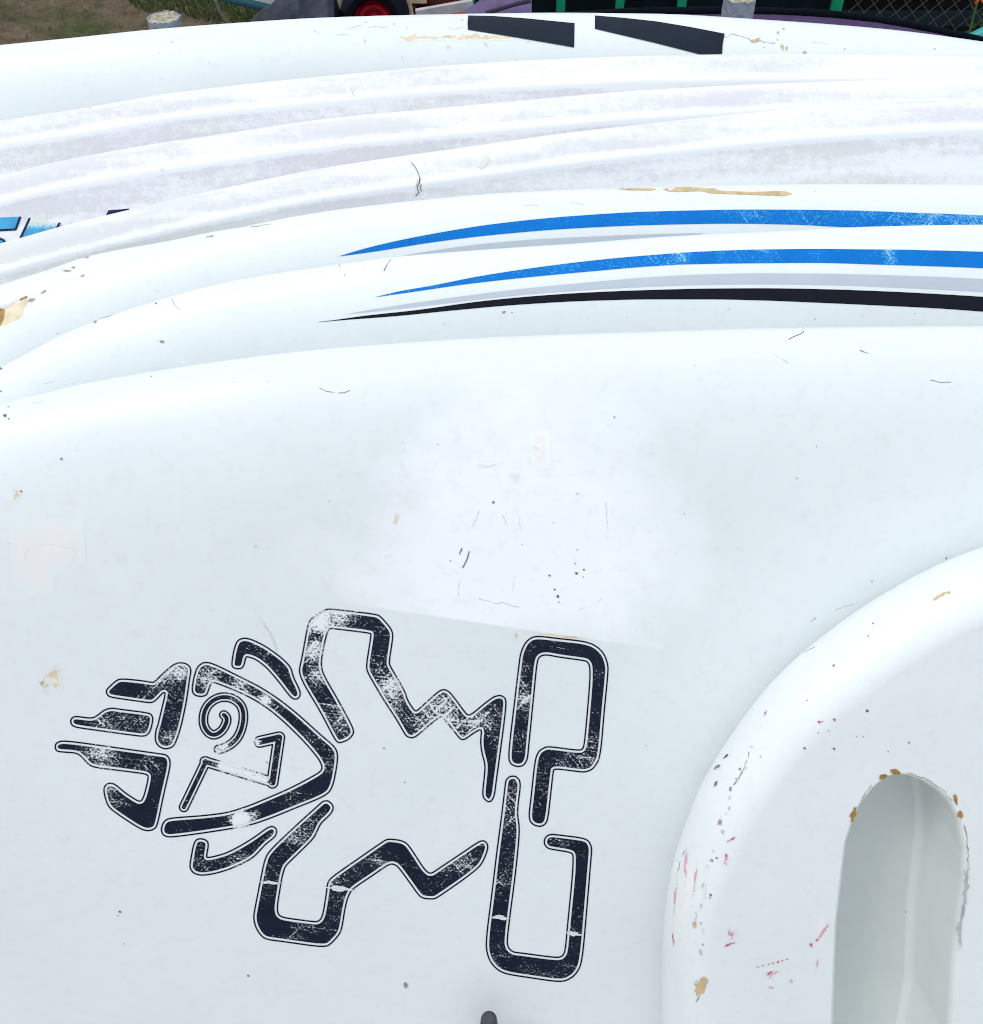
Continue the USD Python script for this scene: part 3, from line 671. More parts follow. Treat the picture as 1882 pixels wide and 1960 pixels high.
def chaikin(p, k=2, q=0.22):
    p = np.array(p)
    for _ in range(k):
        nx = np.roll(p, -1, 0)
        p = np.stack([p * (1 - q) + nx * q, p * q + nx * (1 - q)], 1).reshape(-1, 2)
    return p
K = {k: Polygon(chaikin(p)).buffer(0) for k, p in E.items()}
sp = np.array(zF([(385, 1395), (480, 1362), (590, 1270), (645, 1150), (662, 1030), (640, 920), (560, 840), (445, 812), (330, 848), (250, 930), (216, 1050), (240, 1165), (325, 1232), (405, 1200), (462, 1120), (476, 1060), (444, 1012)]))
from scipy.interpolate import splprep, splev
tck, _ = splprep(sp.T, s=0)
K['eye_spiral'] = LineString(np.array(splev(np.linspace(0, 1, 120), tck)).T).buffer(8.0)
br_l = LineString(zF([(50, 1925), (232, 1530), (985, 1765)])).buffer(8.6, join_style=1)
br_r = LineString(zF([(985, 1765), (1060, 1262), (845, 1310)])).buffer(10.4, join_style=1)
K['mouth'] = unary_union([LineString(zG([(245, 480), (470, 12)])).buffer(8.6), LineString(zF([(232, 1530), (960, 1752)])).buffer(9.0), br_r])
for k, p in K.items():
    fill = p.buffer({'eye_spiral': -4.3, 'mouth': -4.6}.get(k, -5.4), join_style=2)
    line = p.buffer(1.4).difference(p.buffer(-1.4))
    st = decal('emblem_stroke', B[8], fill, INK_BLACK, BT[8], step=9, wear=wear_at, label={'eye_spiral': 'curled spiral eye stroke', 'body': 'wedge shaped head stroke', 'mouth': 'worn bent stroke inside the head'}.get(k))
    decal('outline', B[8], line, INK_LINE, st if st else BT[8], step=14, wear=lambda o: wear_at(o) * 1.15 - 0.05)

# ---- chips, cracks, stains
def marks(k, mat, name, polys, lift=0.0009, step=14):
    for p in polys:
        if k == 8 and 800 < p.centroid.x < 1210 and 850 < p.centroid.y < 1195:
            mat = ON_GHOST(mat)
        fd = 0.0
        if mat in SOFT:
            x0, y0, x1_, y1_ = p.bounds
            fd = float(np.clip(2.0 * p.area / max(p.length, 1e-6) * 0.6, 0.4, 22.0 if mat in (PINK, PINK_G) else 9.0))
        decal(name, B[k], p, mat, BT[k], lift=lift * (.6 if fd else 1.0), step=step, fade=fd)
ON_GHOST = lambda mat: PINK_G if mat is PINK else SMUDGE_G if mat is SMUDGE else MIDGREY_G if mat is MIDGREY else mat
SOFT = [PINK_G, SMUDGE_G, MIDGREY_G, PALE_TAN, GREYBROWN, MIDGREY, PALEGREY, PINK, SMUDGE, RED, PALERED, SCUFFWHITE]
def specks(k, mat, pts, lift=0.001):
    decal('specks', B[k], unary_union([blob(x, y, r * .8, r * 0.7, 20, 3, 9, .3) for x, y, r in pts]), mat, BT[k], lift=lift, step=14, kind='stuff', fade=0.5 if mat in SOFT else 0.0)
marks(8, DARK, 'crack', [crack([(1510, 649), (1519, 643), (1535, 638), (1540, 633), (1536, 627)], 2.0), crack([(612, 742), (624, 749), (640, 751)], 1.2), crack([(648, 752), (662, 751), (670, 747)], 1.0),
    crack([(1781, 727), (1798, 731), (1820, 731)], 1.4), crack([(1646, 670), (1662, 676)], 1.2), crack([(898, 1055), (893, 1072), (886, 1086)], 2.2), crack([(884, 1050), (880, 1060)], 2.6)])
marks(8, MIDGREY, 'scratch', [crack([(1478, 676), (1492, 684)], 1.0), crack([(1496, 686), (1509, 694)], 1.3), crack([(918, 978), (911, 994), (904, 1008)], 1.4), crack([(915, 1146), (950, 1155), (966, 1153), (982, 1161), (997, 1163)], 1.5),
    crack([(912, 891), (926, 889), (936, 892), (950, 888)], 1.5), crack([(914, 896), (934, 894)], 1.0), crack([(880, 1110), (877, 1140)], 1.0), crack([(995, 990), (996, 1010)], 1.0), crack([(962, 984), (972, 1008)], .9), crack([(985, 1102), (983, 1132)], 0.9),
    crack([(1110, 1165), (1122, 1162)], 1.1), crack([(1140, 1160), (1152, 1145)], .9), crack([(1160, 960), (1163, 1015)], .8), crack([(0, 763), (18, 761)], 1.2), crack([(60, 772), (85, 768)], 1.4), crack([(85, 735), (110, 729)], 1.8), crack([(118, 736), (145, 733)], 1.0)])
specks(8, DARK, [(10, 795, 4.2), (17, 801, 2), (41, 940, 2.8), (1176, 798, 1.8), (1052, 1101, 2.8), (1101, 1078, 1.8), (1105, 1052, 1.6), (1104, 1097, 3.2), (1118, 1090, 2.4), (1117, 1104, 1.6), (1068, 1141, 3.6), (1062, 1128, 2.4), (1070, 1152, 1.8), (862, 1073, 1.5), (1105, 945, 1.6), (1310, 983, 1.6), (1811, 1068, 2.2), (1669, 1112, 2.0), (1563, 854, 1.4), (775, 1497, 1.6), (230, 1745, 3), (226, 1752, 1.6), (238, 1806, 1.6), (16, 778, 1.8), (1000, 1042, 1.2), (1060, 1000, 1.2), (735, 1432, 2), (630, 960, 1.2), (378, 1640, 1.2), (490, 1045, 1.6)])
specks(8, GREYBROWN, [(118, 878, 3.6), (1525, 915, 2.2), (1237, 1427, 2.0), (770, 847, 1.8), (838, 850, 1.8), (450, 730, 1.4), (880, 905, 1.4), (512, 730, 1.4), (20, 1040, 1.2), (290, 720, 2.2), (125, 1640, 1.2), (1330, 700, 1.3)])
marks(8, PALE_TAN, 'stain', [splat(101, 1295, 20, 24, 30, 1), splat(88, 1310, 14, 10, 12, 4), splat(33, 950, 11, 16, 16, 2), blob(758, 993, 5, 12, 15, 3), unary_union([blob(988, 1216, 3, 8), blob(1060, 1216, 62, 3.0, 6.5, 5, 30, .5)])], lift=.0004)
marks(8, SMUDGE, 'smudge', [blob(987, 912, 17, 13, 0, 2), blob(1027, 860, 12, 11, 0, 3), blob(745, 1065, 16, 12, 0, 7)], lift=.0004)
marks(8, PINK, 'pale_patch', [Polygon([(62, 1000), (64, 978), (88, 974), (90, 992), (160, 996), (164, 1078), (138, 1092), (106, 1098), (104, 1136), (60, 1140), (22, 1112), (18, 1010)]).buffer(4).buffer(-3), Polygon([(1016, 828), (1050, 826), (1053, 894), (1020, 897)]).buffer(2)], lift=.0003)
marks(8, PALEGREY, 'dent_ring', [crack([(47, 1072), (50, 1056), (60, 1046), (95, 1042), (140, 1050), (146, 1058), (138, 1072)], 0.8)], lift=.0006)
marks(8, GREYBROWN, 'chip', [blob(776, 1886, 5, 5, 0, 5, 14, .5)]); specks(8, RED, [(777, 1889, 3.0), (511, 1458, 2.6)], lift=.0014)
marks(8, SCUFFWHITE, 'scuff', [blob(517, 1688, 19, 3.0, 3, 4, 22, .4), blob(650, 1700, 24, 4.0, 4, 6, 22, .4), blob(958, 1755, 15, 4.0, 4, 7, 22, .4), blob(1098, 1786, 13, 4.2, 6, 8, 22, .4)], lift=.0026)
marks(8, PALEGREY, 'hair_smear', [crack([(498, 1186), (512, 1205), (522, 1222), (528, 1248)], 2.6), crack([(505, 1192), (521, 1215), (532, 1245)], 1.2)], lift=.0009)
# board 7
marks(7, DARK, 'crack', [crack([(748, 497), (741, 503), (739, 510), (735, 518)], 1.8, jag=1.6), crack([(330, 573), (334, 585), (345, 593)], 1.0)])
marks(7, GREYBROWN, 'chip', [blob(182, 616, 5, 2.6, -20), crack([(190, 611), (217, 602)], 1.6), blob(310, 654, 5, 3.6, 0, 4), blob(965, 597, 4, 2.5, 0, 3)])
specks(7, DARK, [(299, 580, 2.2), (660, 526, 1.5), (980, 598, 1.5), (2, 705, 3), (2, 748, 2), (850, 620, 1.2), (1560, 610, 1.6), (1650, 604, 1.3), (110, 638, 1.6)])
specks(7, GREYBROWN, [(1395, 592, 1.6), (1750, 600, 1.6), (1200, 606, 1.3), (300, 651, 1.2), (650, 508, 2.2), (1025, 560, 1.2)])
# board 6: yellow scrape on the rail and the damaged nose
marks(6, TAN, 'scrape', [Polygon([(1180, 361.5), (1200, 359.5), (1250, 360), (1257, 362), (1245, 365), (1205, 364)]), Polygon([(1268, 362), (1285, 358), (1320, 357.5), (1375, 361), (1362, 362), (1385, 365), (1440, 367), (1500, 365), (1517, 370), (1502, 375), (1465, 373.5), (1400, 371), (1362, 370), (1340, 365), (1300, 367), (1280, 366)])])
marks(6, PALE_TAN, 'damage', [Polygon([(-40, 612), (0, 588), (22, 578), (50, 567), (66, 570), (60, 582), (52, 590), (48, 610), (26, 622), (10, 628), (-40, 640)])], lift=.0005)
marks(6, AMBER, 'chip', [Polygon([(-40, 610), (0, 590), (10, 592), (8, 608), (2, 622), (-40, 630)]), blob(45, 571, 10, 2.2, -24, 2)], lift=.0010)
marks(6, GREYBROWN, 'chip', [blob(60, 574, 8, 4, -15), blob(84, 558, 6, 2, -28), blob(158, 528, 5, 2, -20), crack([(395, 454), (405, 451)], 2.6), crack([(480, 434), (520, 428)], 2.0), blob(405, 452, 5, 2, -15, 6)])
specks(6, MIDGREY, [(300, 556, 1.6), (45, 600, 1.6), (72, 600, 1.4), (1240, 378, 1.3), (1560, 366, 2.0), (1180, 388, 1.0), (575, 450, 1.2)])
marks(6, MIDGREY, 'scratch', [crack([(1000, 392), (1030, 393)], 1.0), crack([(1090, 388), (1120, 390)], .9), crack([(418, 480), (430, 485)], 1.0)])
marks(5, GREYBROWN, 'chip', [blob(128, 518, 9, 2.4, 4), blob(141, 512, 5, 2.4, -5), blob(167, 492, 6, 2, -10)])
# board 4: splintered crack and lifted flake
marks(4, DARK, 'crack', [crack([(788, 311), (795, 318), (800, 327), (804, 341)], 2.0), crack([(804, 341), (799, 345), (804, 352), (800, 356)], 3.0, jag=2.2), crack([(799, 345), (798, 362), (801, 371), (796, 375)], 2.4, jag=1.6), crack([(806, 353), (804, 362), (807, 366)], 2.2)])
marks(4, CREAMY, 'splinter', [blob(801, 358, 5, 13, 0, 3, 16, .3)], lift=.0005)
marks(4, CREAMY, 'flake', [Polygon([(933, 300), (936, 307), (930, 318), (925, 322), (917, 320), (924, 308)])], lift=.0008)
marks(4, MIDGREY, 'scratch', [crack([(940, 284), (934, 291), (933, 300), (934, 308), (929, 318), (924, 322), (915, 320)], 1.5)], lift=.0012)
specks(4, MIDGREY, [(830, 288, 2.2), (812, 312, 1.8), (1480, 322, 1.8), (1290, 310, 1.6), (1630, 330, 1.6)])
marks(2, MIDGREY, 'crack', [crack([(672, 168), (674, 175), (677, 184)], 2.2)])
specks(3, MIDGREY, [(144, 335, 1.8), (310, 325, 2), (350, 340, 2), (420, 338, 1.6), (560, 345, 1.6), (360, 330, 1.6)])
specks(2, MIDGREY, [(172, 206, 2.4), (1625, 178, 2.4), (1410, 212, 1.6), (57, 292, 1.6), (280, 240, 1.5)])
# board 1: tan weathering band, hairline cracks, chips
r1 = np.random.default_rng(8)
band = [blob(x, 73 - 2 * math.sin((x - 800) / 110), r1.uniform(10, 26), r1.uniform(3, 9), r1.uniform(-6, 6), 3, 18, .5) for x in np.linspace(780, 985, 26)]
marks(1, PALE_TAN, 'weathered_band', [unary_union(band), blob(698, 78, 3, 7), blob(1012, 79, 7, 3), blob(860, 90, 5, 6, 20, 4), blob(930, 85, 3, 8, -30, 4)], lift=.0006)
marks(1, MIDGREY, 'crack', [crack([(660, 56), (678, 51), (692, 48)], 1.2), crack([(640, 66), (668, 67)], 1.2), crack([(705, 52), (730, 51), (745, 53)], 1.2), crack([(858, 52), (868, 56), (888, 51)], 1.2), crack([(600, 58), (612, 65)], 1.4), crack([(1555, 80), (1592, 84)], 1.0)])
marks(1, GREYBROWN, 'crack', [crack([(1388, 71), (1402, 66), (1420, 70), (1436, 75), (1450, 79), (1470, 80), (1484, 82)], 1.8, jag=2.2)])
marks(1, TAN, 'chip', [blob(1447, 77, 10, 3, -20), blob(1498, 90, 3, 6, -20), blob(1506, 92, 3, 4), blob(1540, 100, 4, 2.6)])
specks(1, MIDGREY, [(1489, 62, 4), (1500, 55, 3), (1488, 76, 2.4), (1462, 90, 2), (885, 38, 3), (898, 37, 2.6), (755, 45, 2.4), (780, 53, 1.8), (700, 42, 2), (330, 80, 2.2), (455, 68, 1.6), (305, 101, 1.8), (345, 97, 1.6), (400, 120, 1.6), (505, 116, 1.6), (1617, 93, 2.6), (1600, 104, 2), (1725, 97, 1.6), (1780, 110, 2), (770, 110, 2), (850, 118, 2)])

# ------------------------------------------------------------------ the slotted board standing in front
T9 = 0.046
P9 = Plane(PL[8] + TH[8] + 0.004 + T9 + 0.002)
edge_px = [(1269, 1990), (1269, 1900), (1270, 1804), (1277, 1734), (1290, 1664), (1309, 1608), (1340, 1528), (1372, 1472), (1410, 1414), (1470, 1334), (1539, 1267), (1609, 1212), (1679, 1163), (1783, 1103), (1882, 1060), (1990, 1030), (2100, 1020)]
q = P9.uv(np.array(edge_px, float))
axis_u = q[-1, 0]
lowv = 0.012
left = np.vstack([[(axis_u, lowv), (q[0, 0] + .14, lowv), (q[0, 0] + .05, lowv + .04), (q[0, 0] + .006, lowv + .13)], q])
right = left[::-1].copy(); right[:, 0] = 2 * axis_u - right[:, 0]
outl = Polygon(chaikin(np.vstack([left[1:], right[1:-1]]), 2)).buffer(0)
ring = np.array(outl.exterior.coords)[:-1]
L = np.r_[0, np.cumsum(np.linalg.norm(np.diff(np.vstack([ring, ring[:1]]), axis=0), axis=1))]
def resample(ring, n):
    pr = np.vstack([ring, ring[:1]])
    L = np.r_[0, np.cumsum(np.linalg.norm(np.diff(pr, axis=0), axis=1))]
    t = np.linspace(0, L[-1], n, endpoint=False)
    return np.stack([np.interp(t, L, pr[:, 0]), np.interp(t, L, pr[:, 1])], -1)
ring = resample(ring, 420)
if Polygon(ring).exterior.is_ccw is False: ring = ring[::-1]
slot_px = [(1590, 1990), (1590, 1960), (1597, 1769), (1609, 1664), (1615, 1615), (1627, 1577), (1644, 1538), (1672, 1504), (1693, 1487), (1714, 1479), (1742, 1481), (1769, 1491), (1801, 1512), (1825, 1538), (1841, 1573), (1851, 1629), (1849, 1699), (1839, 1769), (1829, 1850), (1823, 1960), (1823, 1990)]
sq = P9.uv(np.array(slot_px, float), T9)
su = (sq[0, 0] + sq[-1, 0]) / 2; sw = (sq[-1, 0] - sq[0, 0]) / 2; sv = sq[0, 1]
tail = [(su + sw * math.cos(a), sv - 0.10 - sw * math.sin(a)) for a in np.linspace(0.25, math.pi - .25, 9)]
slot = resample(np.vstack([sq, tail]), 200)
if Polygon(slot).exterior.is_ccw: slot = slot[::-1]
def offset_ring(r, d):
    t = np.roll(r, -1, 0) - np.roll(r, 1, 0)
    n = np.stack([-t[:, 1], t[:, 0]], -1) / np.linalg.norm(t, axis=1)[:, None]
    return r + n * d
def inset(ring, d):
    """inward offset that stays in step with the outline"""
    return offset_ring(ring, d)
R9 = 0.038
prof = [(R9 * (1 - math.cos(a)), T9 * math.sqrt(1 - math.cos(a) ** 2.05)) for a in np.linspace(0, math.pi / 2, 14)]
sr = 0.006
rows = [P9.pt(*inset(ring, s_).T, np.full(len(ring), n_)) for s_, n_ in prof]
rows_b = [P9.pt(*inset(ring, s_).T, np.full(len(ring), -n_)) for s_, n_ in prof[1:]]
shell = np.stack(rows_b[::-1] + rows)
sv_, sf_ = grid_mesh(shell.transpose(0, 1, 2), closed=True)
inner = inset(ring, R9)
sl_prof = [(-sr * (1 - math.sin(a)), T9 - sr * (1 - math.cos(a))) for a in np.linspace(math.pi / 2, 0, 4)]
hole0 = offset_ring(slot, -sr * 0)          # rim on the face
srows = [P9.pt(*offset_ring(slot, -(sr * (1 - math.cos(a)))).T if False else P9.pt(*slot.T, np.full(len(slot), 0.0)).T * 0 + 0, 0) for a in []]
FL = -T9 + 0.004
slot_in = [(0.0, T9), (0.0016, T9 - 0.0008), (0.003, T9 - 0.0028), (0.0036, T9 - 0.007), (0.0042, 0.0), (0.0046, FL + .009), (0.0056, FL + .0045), (0.0076, FL + .0016), (0.0105, FL + .0003), (0.0125, FL)]
slot_in = [(-a_ if True else a_, b_) for a_, b_ in slot_in]
# the slot narrows a little from the rim inwards
slot_rows = np.stack([P9.pt(*offset_ring(slot, d_).T, np.full(len(slot), n_)) for d_, n_ in slot_in])
wv, wf = grid_mesh(slot_rows, closed=True)
def cap(outer, hole, n, up):
    v2, f2 = trimesh.creation.triangulate_polygon(Polygon(outer, [hole]), engine='earcut')
    P = P9.pt(v2[:, 0], v2[:, 1], np.full(len(v2), n))
    nn = np.cross(P[f2[:, 1]] - P[f2[:, 0]], P[f2[:, 2]] - P[f2[:, 0]]) @ P9.N
    f2 = f2.copy(); bad = (nn < 0) == up; f2[bad] = f2[bad][:, ::-1]
    return trimesh.Trimesh(P, f2, process=False)
last = offset_ring(slot, slot_in[-1][0])
floor_v, floor_f = trimesh.creation.triangulate_polygon(Polygon(last).buffer(0), engine='earcut')
ids_, inv_ = np.unique(floor_f, return_inverse=True)
FP = P9.pt(floor_v[ids_][:, 0], floor_v[ids_][:, 1], np.full(len(ids_), FL)); floor_f = inv_.reshape(-1, 3)
nn_ = np.cross(FP[floor_f[:, 1]] - FP[floor_f[:, 0]], FP[floor_f[:, 2]] - FP[floor_f[:, 0]]) @ P9.N
floor_f[nn_ < 0] = floor_f[nn_ < 0][:, ::-1]
front = cap(inner, slot, T9, True)
bv, bf = trimesh.creation.triangulate_polygon(Polygon(inner), engine='earcut')
bi, binv = np.unique(bf, return_inverse=True)
BPt = P9.pt(bv[bi][:, 0], bv[bi][:, 1], np.full(len(bi), -T9)); bf = binv.reshape(-1, 3)
nb_ = np.cross(BPt[bf[:, 1]] - BPt[bf[:, 0]], BPt[bf[:, 2]] - BPt[bf[:, 0]]) @ P9.N
bf[nb_ > 0] = bf[nb_ > 0][:, ::-1]
back = trimesh.Trimesh(BPt, bf, process=False)
shell_m, wall_m = trimesh.Trimesh(sv_, sf_, process=False), trimesh.Trimesh(wv, wf, process=False)
# orient outwards
cen = P9.pt(np.array(axis_u), np.array(.3), np.array(0.))
if ((shell_m.triangles_center - cen) * shell_m.face_normals).sum(1).mean() < 0: shell_m.invert()
sc_ = P9.pt(np.array(su), np.array(sv + .1), np.array(0.))
if ((wall_m.triangles_center - sc_) * wall_m.face_normals).sum(1).mean() > 0: wall_m.invert()
skin = cat([shell_m, front, back])
skin.merge_vertices(digits_vertex=6)
SLOTTED = gelcoat('white_gelcoat_scuffed', rough=0.42, tint=(0.74, 0.78, 0.785), base=(0.785, 0.82, 0.825), speck=0.9)
base9 = P9.pt(np.array(axis_u), np.array(0.0), np.array(0.0))
BT9 = thing('slotted_board', 'thick white round-ended board with a long open slot, leaning on the fish emblem board', 'board', loc=base9)
obj('hull', skin, SLOTTED, BT9, smooth=40)
obj('slot_wall', wall_m, gelcoat('shaded_white_slot_skin', rough=0.45, tint=(0.68, 0.71, 0.69), base=(0.74, 0.765, 0.745)), BT9, smooth=60)  # wall white greyed a little, recess shade put into its colour
obj('slot_floor', (FP, floor_f), gelcoat('shaded_slot_floor', rough=0.5, tint=(0.60, 0.64, 0.62), base=(0.67, 0.705, 0.685)), BT9, smooth=False)  # floor colour darkened to paint in the shade deep in the slot

class Flat:            # the slotted board's face and rail, for marks
    pl, T = P9, T9
    poly = Polygon(ring)
    def n(s, u, v):
        d = np.where(shapely.contains_xy(s.poly, u, v), shapely.distance(s.poly.exterior, shapely.points(u, v)), 0.0)
        return T9 * np.sqrt(1 - np.clip(1 - d / R9, 0, 1) ** 2.05)
    on = Board.on
B[9], BT[9] = Flat(), BT9
marks(9, GREYBROWN, 'chip', [crack([(1430, 1455), (1424, 1470), (1414, 1488), (1405, 1502)], 3.6), blob(1370, 1500, 2.6, 7, 20), blob(1372, 1468, 3, 9, 50), crack([(1384, 1452), (1392, 1444)], 3.0), blob(1416, 1472, 3, 3), crack([(1550, 1192), (1562, 1182)], 2.2), crack([(1598, 1168), (1620, 1160), (1636, 1156)], 1.6), blob(1596, 1300 - 26, 3, 3), crack([(1540, 1240 + 8), (1560, 1234 + 4)], 2.4)])
marks(9, TAN, 'chip', [blob(1797, 1141, 14, 3.4, -28), blob(1815, 1134, 5, 2.4, -15), blob(1329, 1770, 4, 6), blob(1342, 1890, 12, 16, 30, 4, 16, .5)])
r9 = np.random.default_rng(4)
sc = []
for t in np.linspace(0, 1, 26):
    x = np.interp(t, [0, .3, .55, .8, 1], [1440, 1388, 1358, 1342, 1336]) + r9.normal(0, 4)
    y = np.interp(t, [0, .3, .55, .8, 1], [1430, 1550, 1660, 1780, 1900]) + r9.normal(0, 5)
    sc.append(blob(x, y, r9.uniform(1, 4), r9.uniform(2, 8), r9.uniform(-10, 30), int(t * 99), 12, .5))
marks(9, GREYBROWN, 'scuff', sc[1::4], lift=.0012)
marks(9, PALEGREY, 'scuff', sc[::2]); marks(9, MIDGREY, 'scuff', sc[1::3], lift=.0011)
marks(9, MIDGREY, 'scratch', [crack([(1350, 1690), (1352, 1705), (1349, 1714), (1352, 1722)], 2.0), crack([(1331, 1745), (1334, 1756), (1328, 1764), (1332, 1775)], 2.4), crack([(1660, 1912), (1648, 1914), (1642, 1922)], 1.6), crack([(1380, 1560), (1374, 1575)], 1.0)])
marks(9, PINK, 'pale_patch', [Polygon([(1305, 1648), (1308, 1625), (1346, 1622), (1346, 1730), (1328, 1752), (1326, 1780), (1284, 1778), (1284, 1700), (1293, 1697), (1293, 1650)]), Polygon([(1552, 1746), (1590, 1746), (1588, 1822), (1552, 1822)])], lift=.0004)
marks(9, PALERED, 'rub_mark', [blob(1312, 1660, 5, 30, 4, 3, 20, .5), blob(1330, 1690, 4, 34, 6, 4, 20, .5), blob(1292, 1720, 2.4, 40, 5, 7, 24, .6), blob(1388, 1645, 6, 12, 0, 5, 16, .6), blob(1400, 1790, 6, 14, -6, 5, 16, .6), blob(1572, 1785, 5, 22, 38, 6, 18, .6), blob(1456, 1448, 3, 4), blob(1465, 1365, 3, 12, 30, 5, 14, .6), blob(1565, 1845, 3, 12, 8, 3), blob(1475, 1890, 8, 4), blob(1515, 1878, 4, 5), blob(1478, 1866, 14, 5, -20, 9, 14, .6)])
marks(9, RED, 'rub_mark', [blob(1401, 1606, 9, 4, -28, 4, 14, .5), blob(1389, 1640, 4, 7, 0, 4, 14, .6), blob(1398, 1806, 11, 4, -22, 3, 14, .5), blob(1553, 1808, 5, 6, 30, 3, 14, .4), blob(1564, 1798, 5, 3, -40, 3, 14, .5), blob(1476, 1862, 8, 3, -24, 3, 14, .6), blob(1288, 1795, 2.4, 14, -6, 3, 14, .5)] +
      [blob(x, 1851 - (x - 1450) * .26, 3.2, 2.0, -25, int(x), 10, .5) for x in (1450, 1461, 1471, 1480, 1489, 1498, 1507)], lift=.0011)
specks(9, DARK, [(1660, 1360, 4), (1540, 1432, 3), (1597, 1433, 3.2), (1662, 1215 + 2, 2), (1740, 1421, 2), (1671, 1193, 2.2), (1545, 1340, 1.6), (1372, 1642, 2.6), (1360, 1712, 3.2), (1700, 1438, 1.4), (1640, 1409, 1.4), (1652, 1410, 1.4), (1586, 1398, 1.5), (1566, 1402, 1.5), (1735, 1745, 1.4), (1640, 1975, 2)])
specks(9, RED, [(1568, 1382, 4), (1597, 1377, 4), (1574, 1380, 2.4)])
rim = lambda pts, w, s_=1: unary_union([crack(pts, w, s_, 1.6)])
marks(9, AMBER, 'chip', [blob(1714, 1477, 9, 6, 0, 3, 14, .3), blob(1690, 1487, 8, 5, -20, 3, 14, .3), blob(1634, 1557, 5, 14, 20, 3, 14, .35), blob(1829, 1530, 4, 9, -15, 3, 14, .35), blob(1838, 1558, 6, 8, 0, 4, 14, .35)], lift=.0011, step=8)
marks(9, GREYBROWN, 'scuff', [rim([(1738, 1479), (1769, 1489), (1801, 1509), (1822, 1532)], 2.6), rim([(1846, 1580), (1853, 1620), (1854, 1665)], 4.0), rim([(1668, 1503), (1648, 1532)], 2.4)], lift=.0008, step=8)
marks(9, MIDGREY, 'scuff', [blob(1849, 1700, 6, 44, 4, 4, 40, .5), blob(1838, 1775, 6, 40, 5, 6, 40, .6)], lift=.0010, step=8)

# ------------------------------------------------------------------ rack peg in front, posts behind
RUBBER = plain('dark_rubber', (0.05, 0.05, 0.06), rough=0.7, var=0.15, scale=60)
pg = at_y(936, 1949, 0.295)
t_ = thing('rack_peg', 'short dark rubber-capped peg in front of the fish emblem board', 'peg', loc=(pg[0], pg[1], 0))
prof_ = np.array([[0, pg[2]], [.0052, pg[2]], [.0072, pg[2] - .0015], [.0085, pg[2] - .005], [.0098, pg[2] - .03], [.0098, .10], [0, .10]])
cp = trimesh.creation.revolve(prof_, sections=24); cp.apply_translation((pg[0], pg[1], 0)); obj('rubber_cap', cp, RUBBER, t_)
obj('stem', tube((pg[0], pg[1], -.01), (pg[0], pg[1], .11), .0075, 16), plain('steel_peg', (.35, .36, .38), rough=.4, metallic=.8), t_)

DUCT = M('duct_tape', {'g': ('geometry', {}), 'n': ('noise_texture', {'scale': 22.0, 'detail': 5.0}),
    'r': ('rgb_ramp', {'ramp': [(0.3, (0.20, 0.23, 0.29)), (0.7, (0.36, 0.39, 0.46))]}), 'n2': ('noise_texture', {'scale': 45.0, 'detail': 3.0, 'distortion': 1.0}),
    'b': ('bump', {'strength': 0.8, 'distance': 0.006}), 'p': ('principled_bsdf', {'roughness': 0.42, 'metallic': 0.35})},
    [('g.position', 'n.vector'), ('n.fac', 'r.fac'), ('r.color', 'p.base_color'), ('g.position', 'n2.vector'), ('n2.fac', 'b.height'), ('b.normal', 'p.normal')], surface='p.BSDF')
CORE = plain('frayed_foam_core', (0.40, 0.37, 0.27), rough=0.95, var=0.7, scale=160, bump=0.8, bscale=300)
def post(px, py, Y, r, label, seed):
    c = at_y(px, py, Y)
    t = thing('taped_post', label, 'post', 'duct-taped rack posts', loc=(c[0], Y, 0))
    n, m = 46, 48
    zz = np.linspace(-.03, c[2], n); a = np.linspace(0, 2 * np.pi, m, endpoint=False)
    A, ZZ = np.meshgrid(a, zz)
    rr = r + (meshkit.fbm(np.stack([np.cos(A) * 2.2 + seed, np.sin(A) * 2.2, ZZ * 26], -1), 4, seed) - .5) * .007
    rag = (meshkit.fbm(np.stack([np.cos(A) * 3, np.sin(A) * 3, 0 * A + seed], -1), 3, seed) - .5) * .006 * (ZZ > c[2] - .012)
    P = np.stack([c[0] + rr * np.cos(A), Y + rr * np.sin(A), ZZ + rag], -1)
    inner = P[-1].copy(); mid = np.array([c[0], Y, c[2]])
    lip = mid + (inner - mid) * np.array([.93, .93, 1.0]); low = lip - (0, 0, .008)
    obj('tape_wrap', grid_mesh(np.concatenate([P, lip[None], low[None]]), closed=True), DUCT, t, smooth=50)
    k = np.linspace(0, 1, 8)[:, None, None]
    core = mid + (lip - mid)[None] * k
    cz = (meshkit.fbm(np.c_[core.reshape(-1, 3) * 90], 3, seed + 4).reshape(core.shape[:2]) - .5) * .016
    core[..., 2] = c[2] - .001 + cz * .6
    obj('core', grid_mesh(core[::-1] if False else core, closed=True), CORE, t, smooth=60)
post(313, 33, 1.70, .0262, 'grey duct-taped post with frayed top behind the left of the taped white board', 3)
post(1417, -6, 1.70, .0258, 'grey duct-taped post against the purple board, behind the right of the row', 9)

# ------------------------------------------------------------------ behind the rack
PURPLE = plain('purple_deck_foam', (0.17, 0.105, 0.25), rough=0.85, var=0.22, scale=40, bump=0.3, bscale=500)
FOAM = plain('black_foam_rail', (0.004, 0.006, 0.010), rough=0.95, var=0.3, scale=60, bump=0.5, bscale=260, spec=0.06)
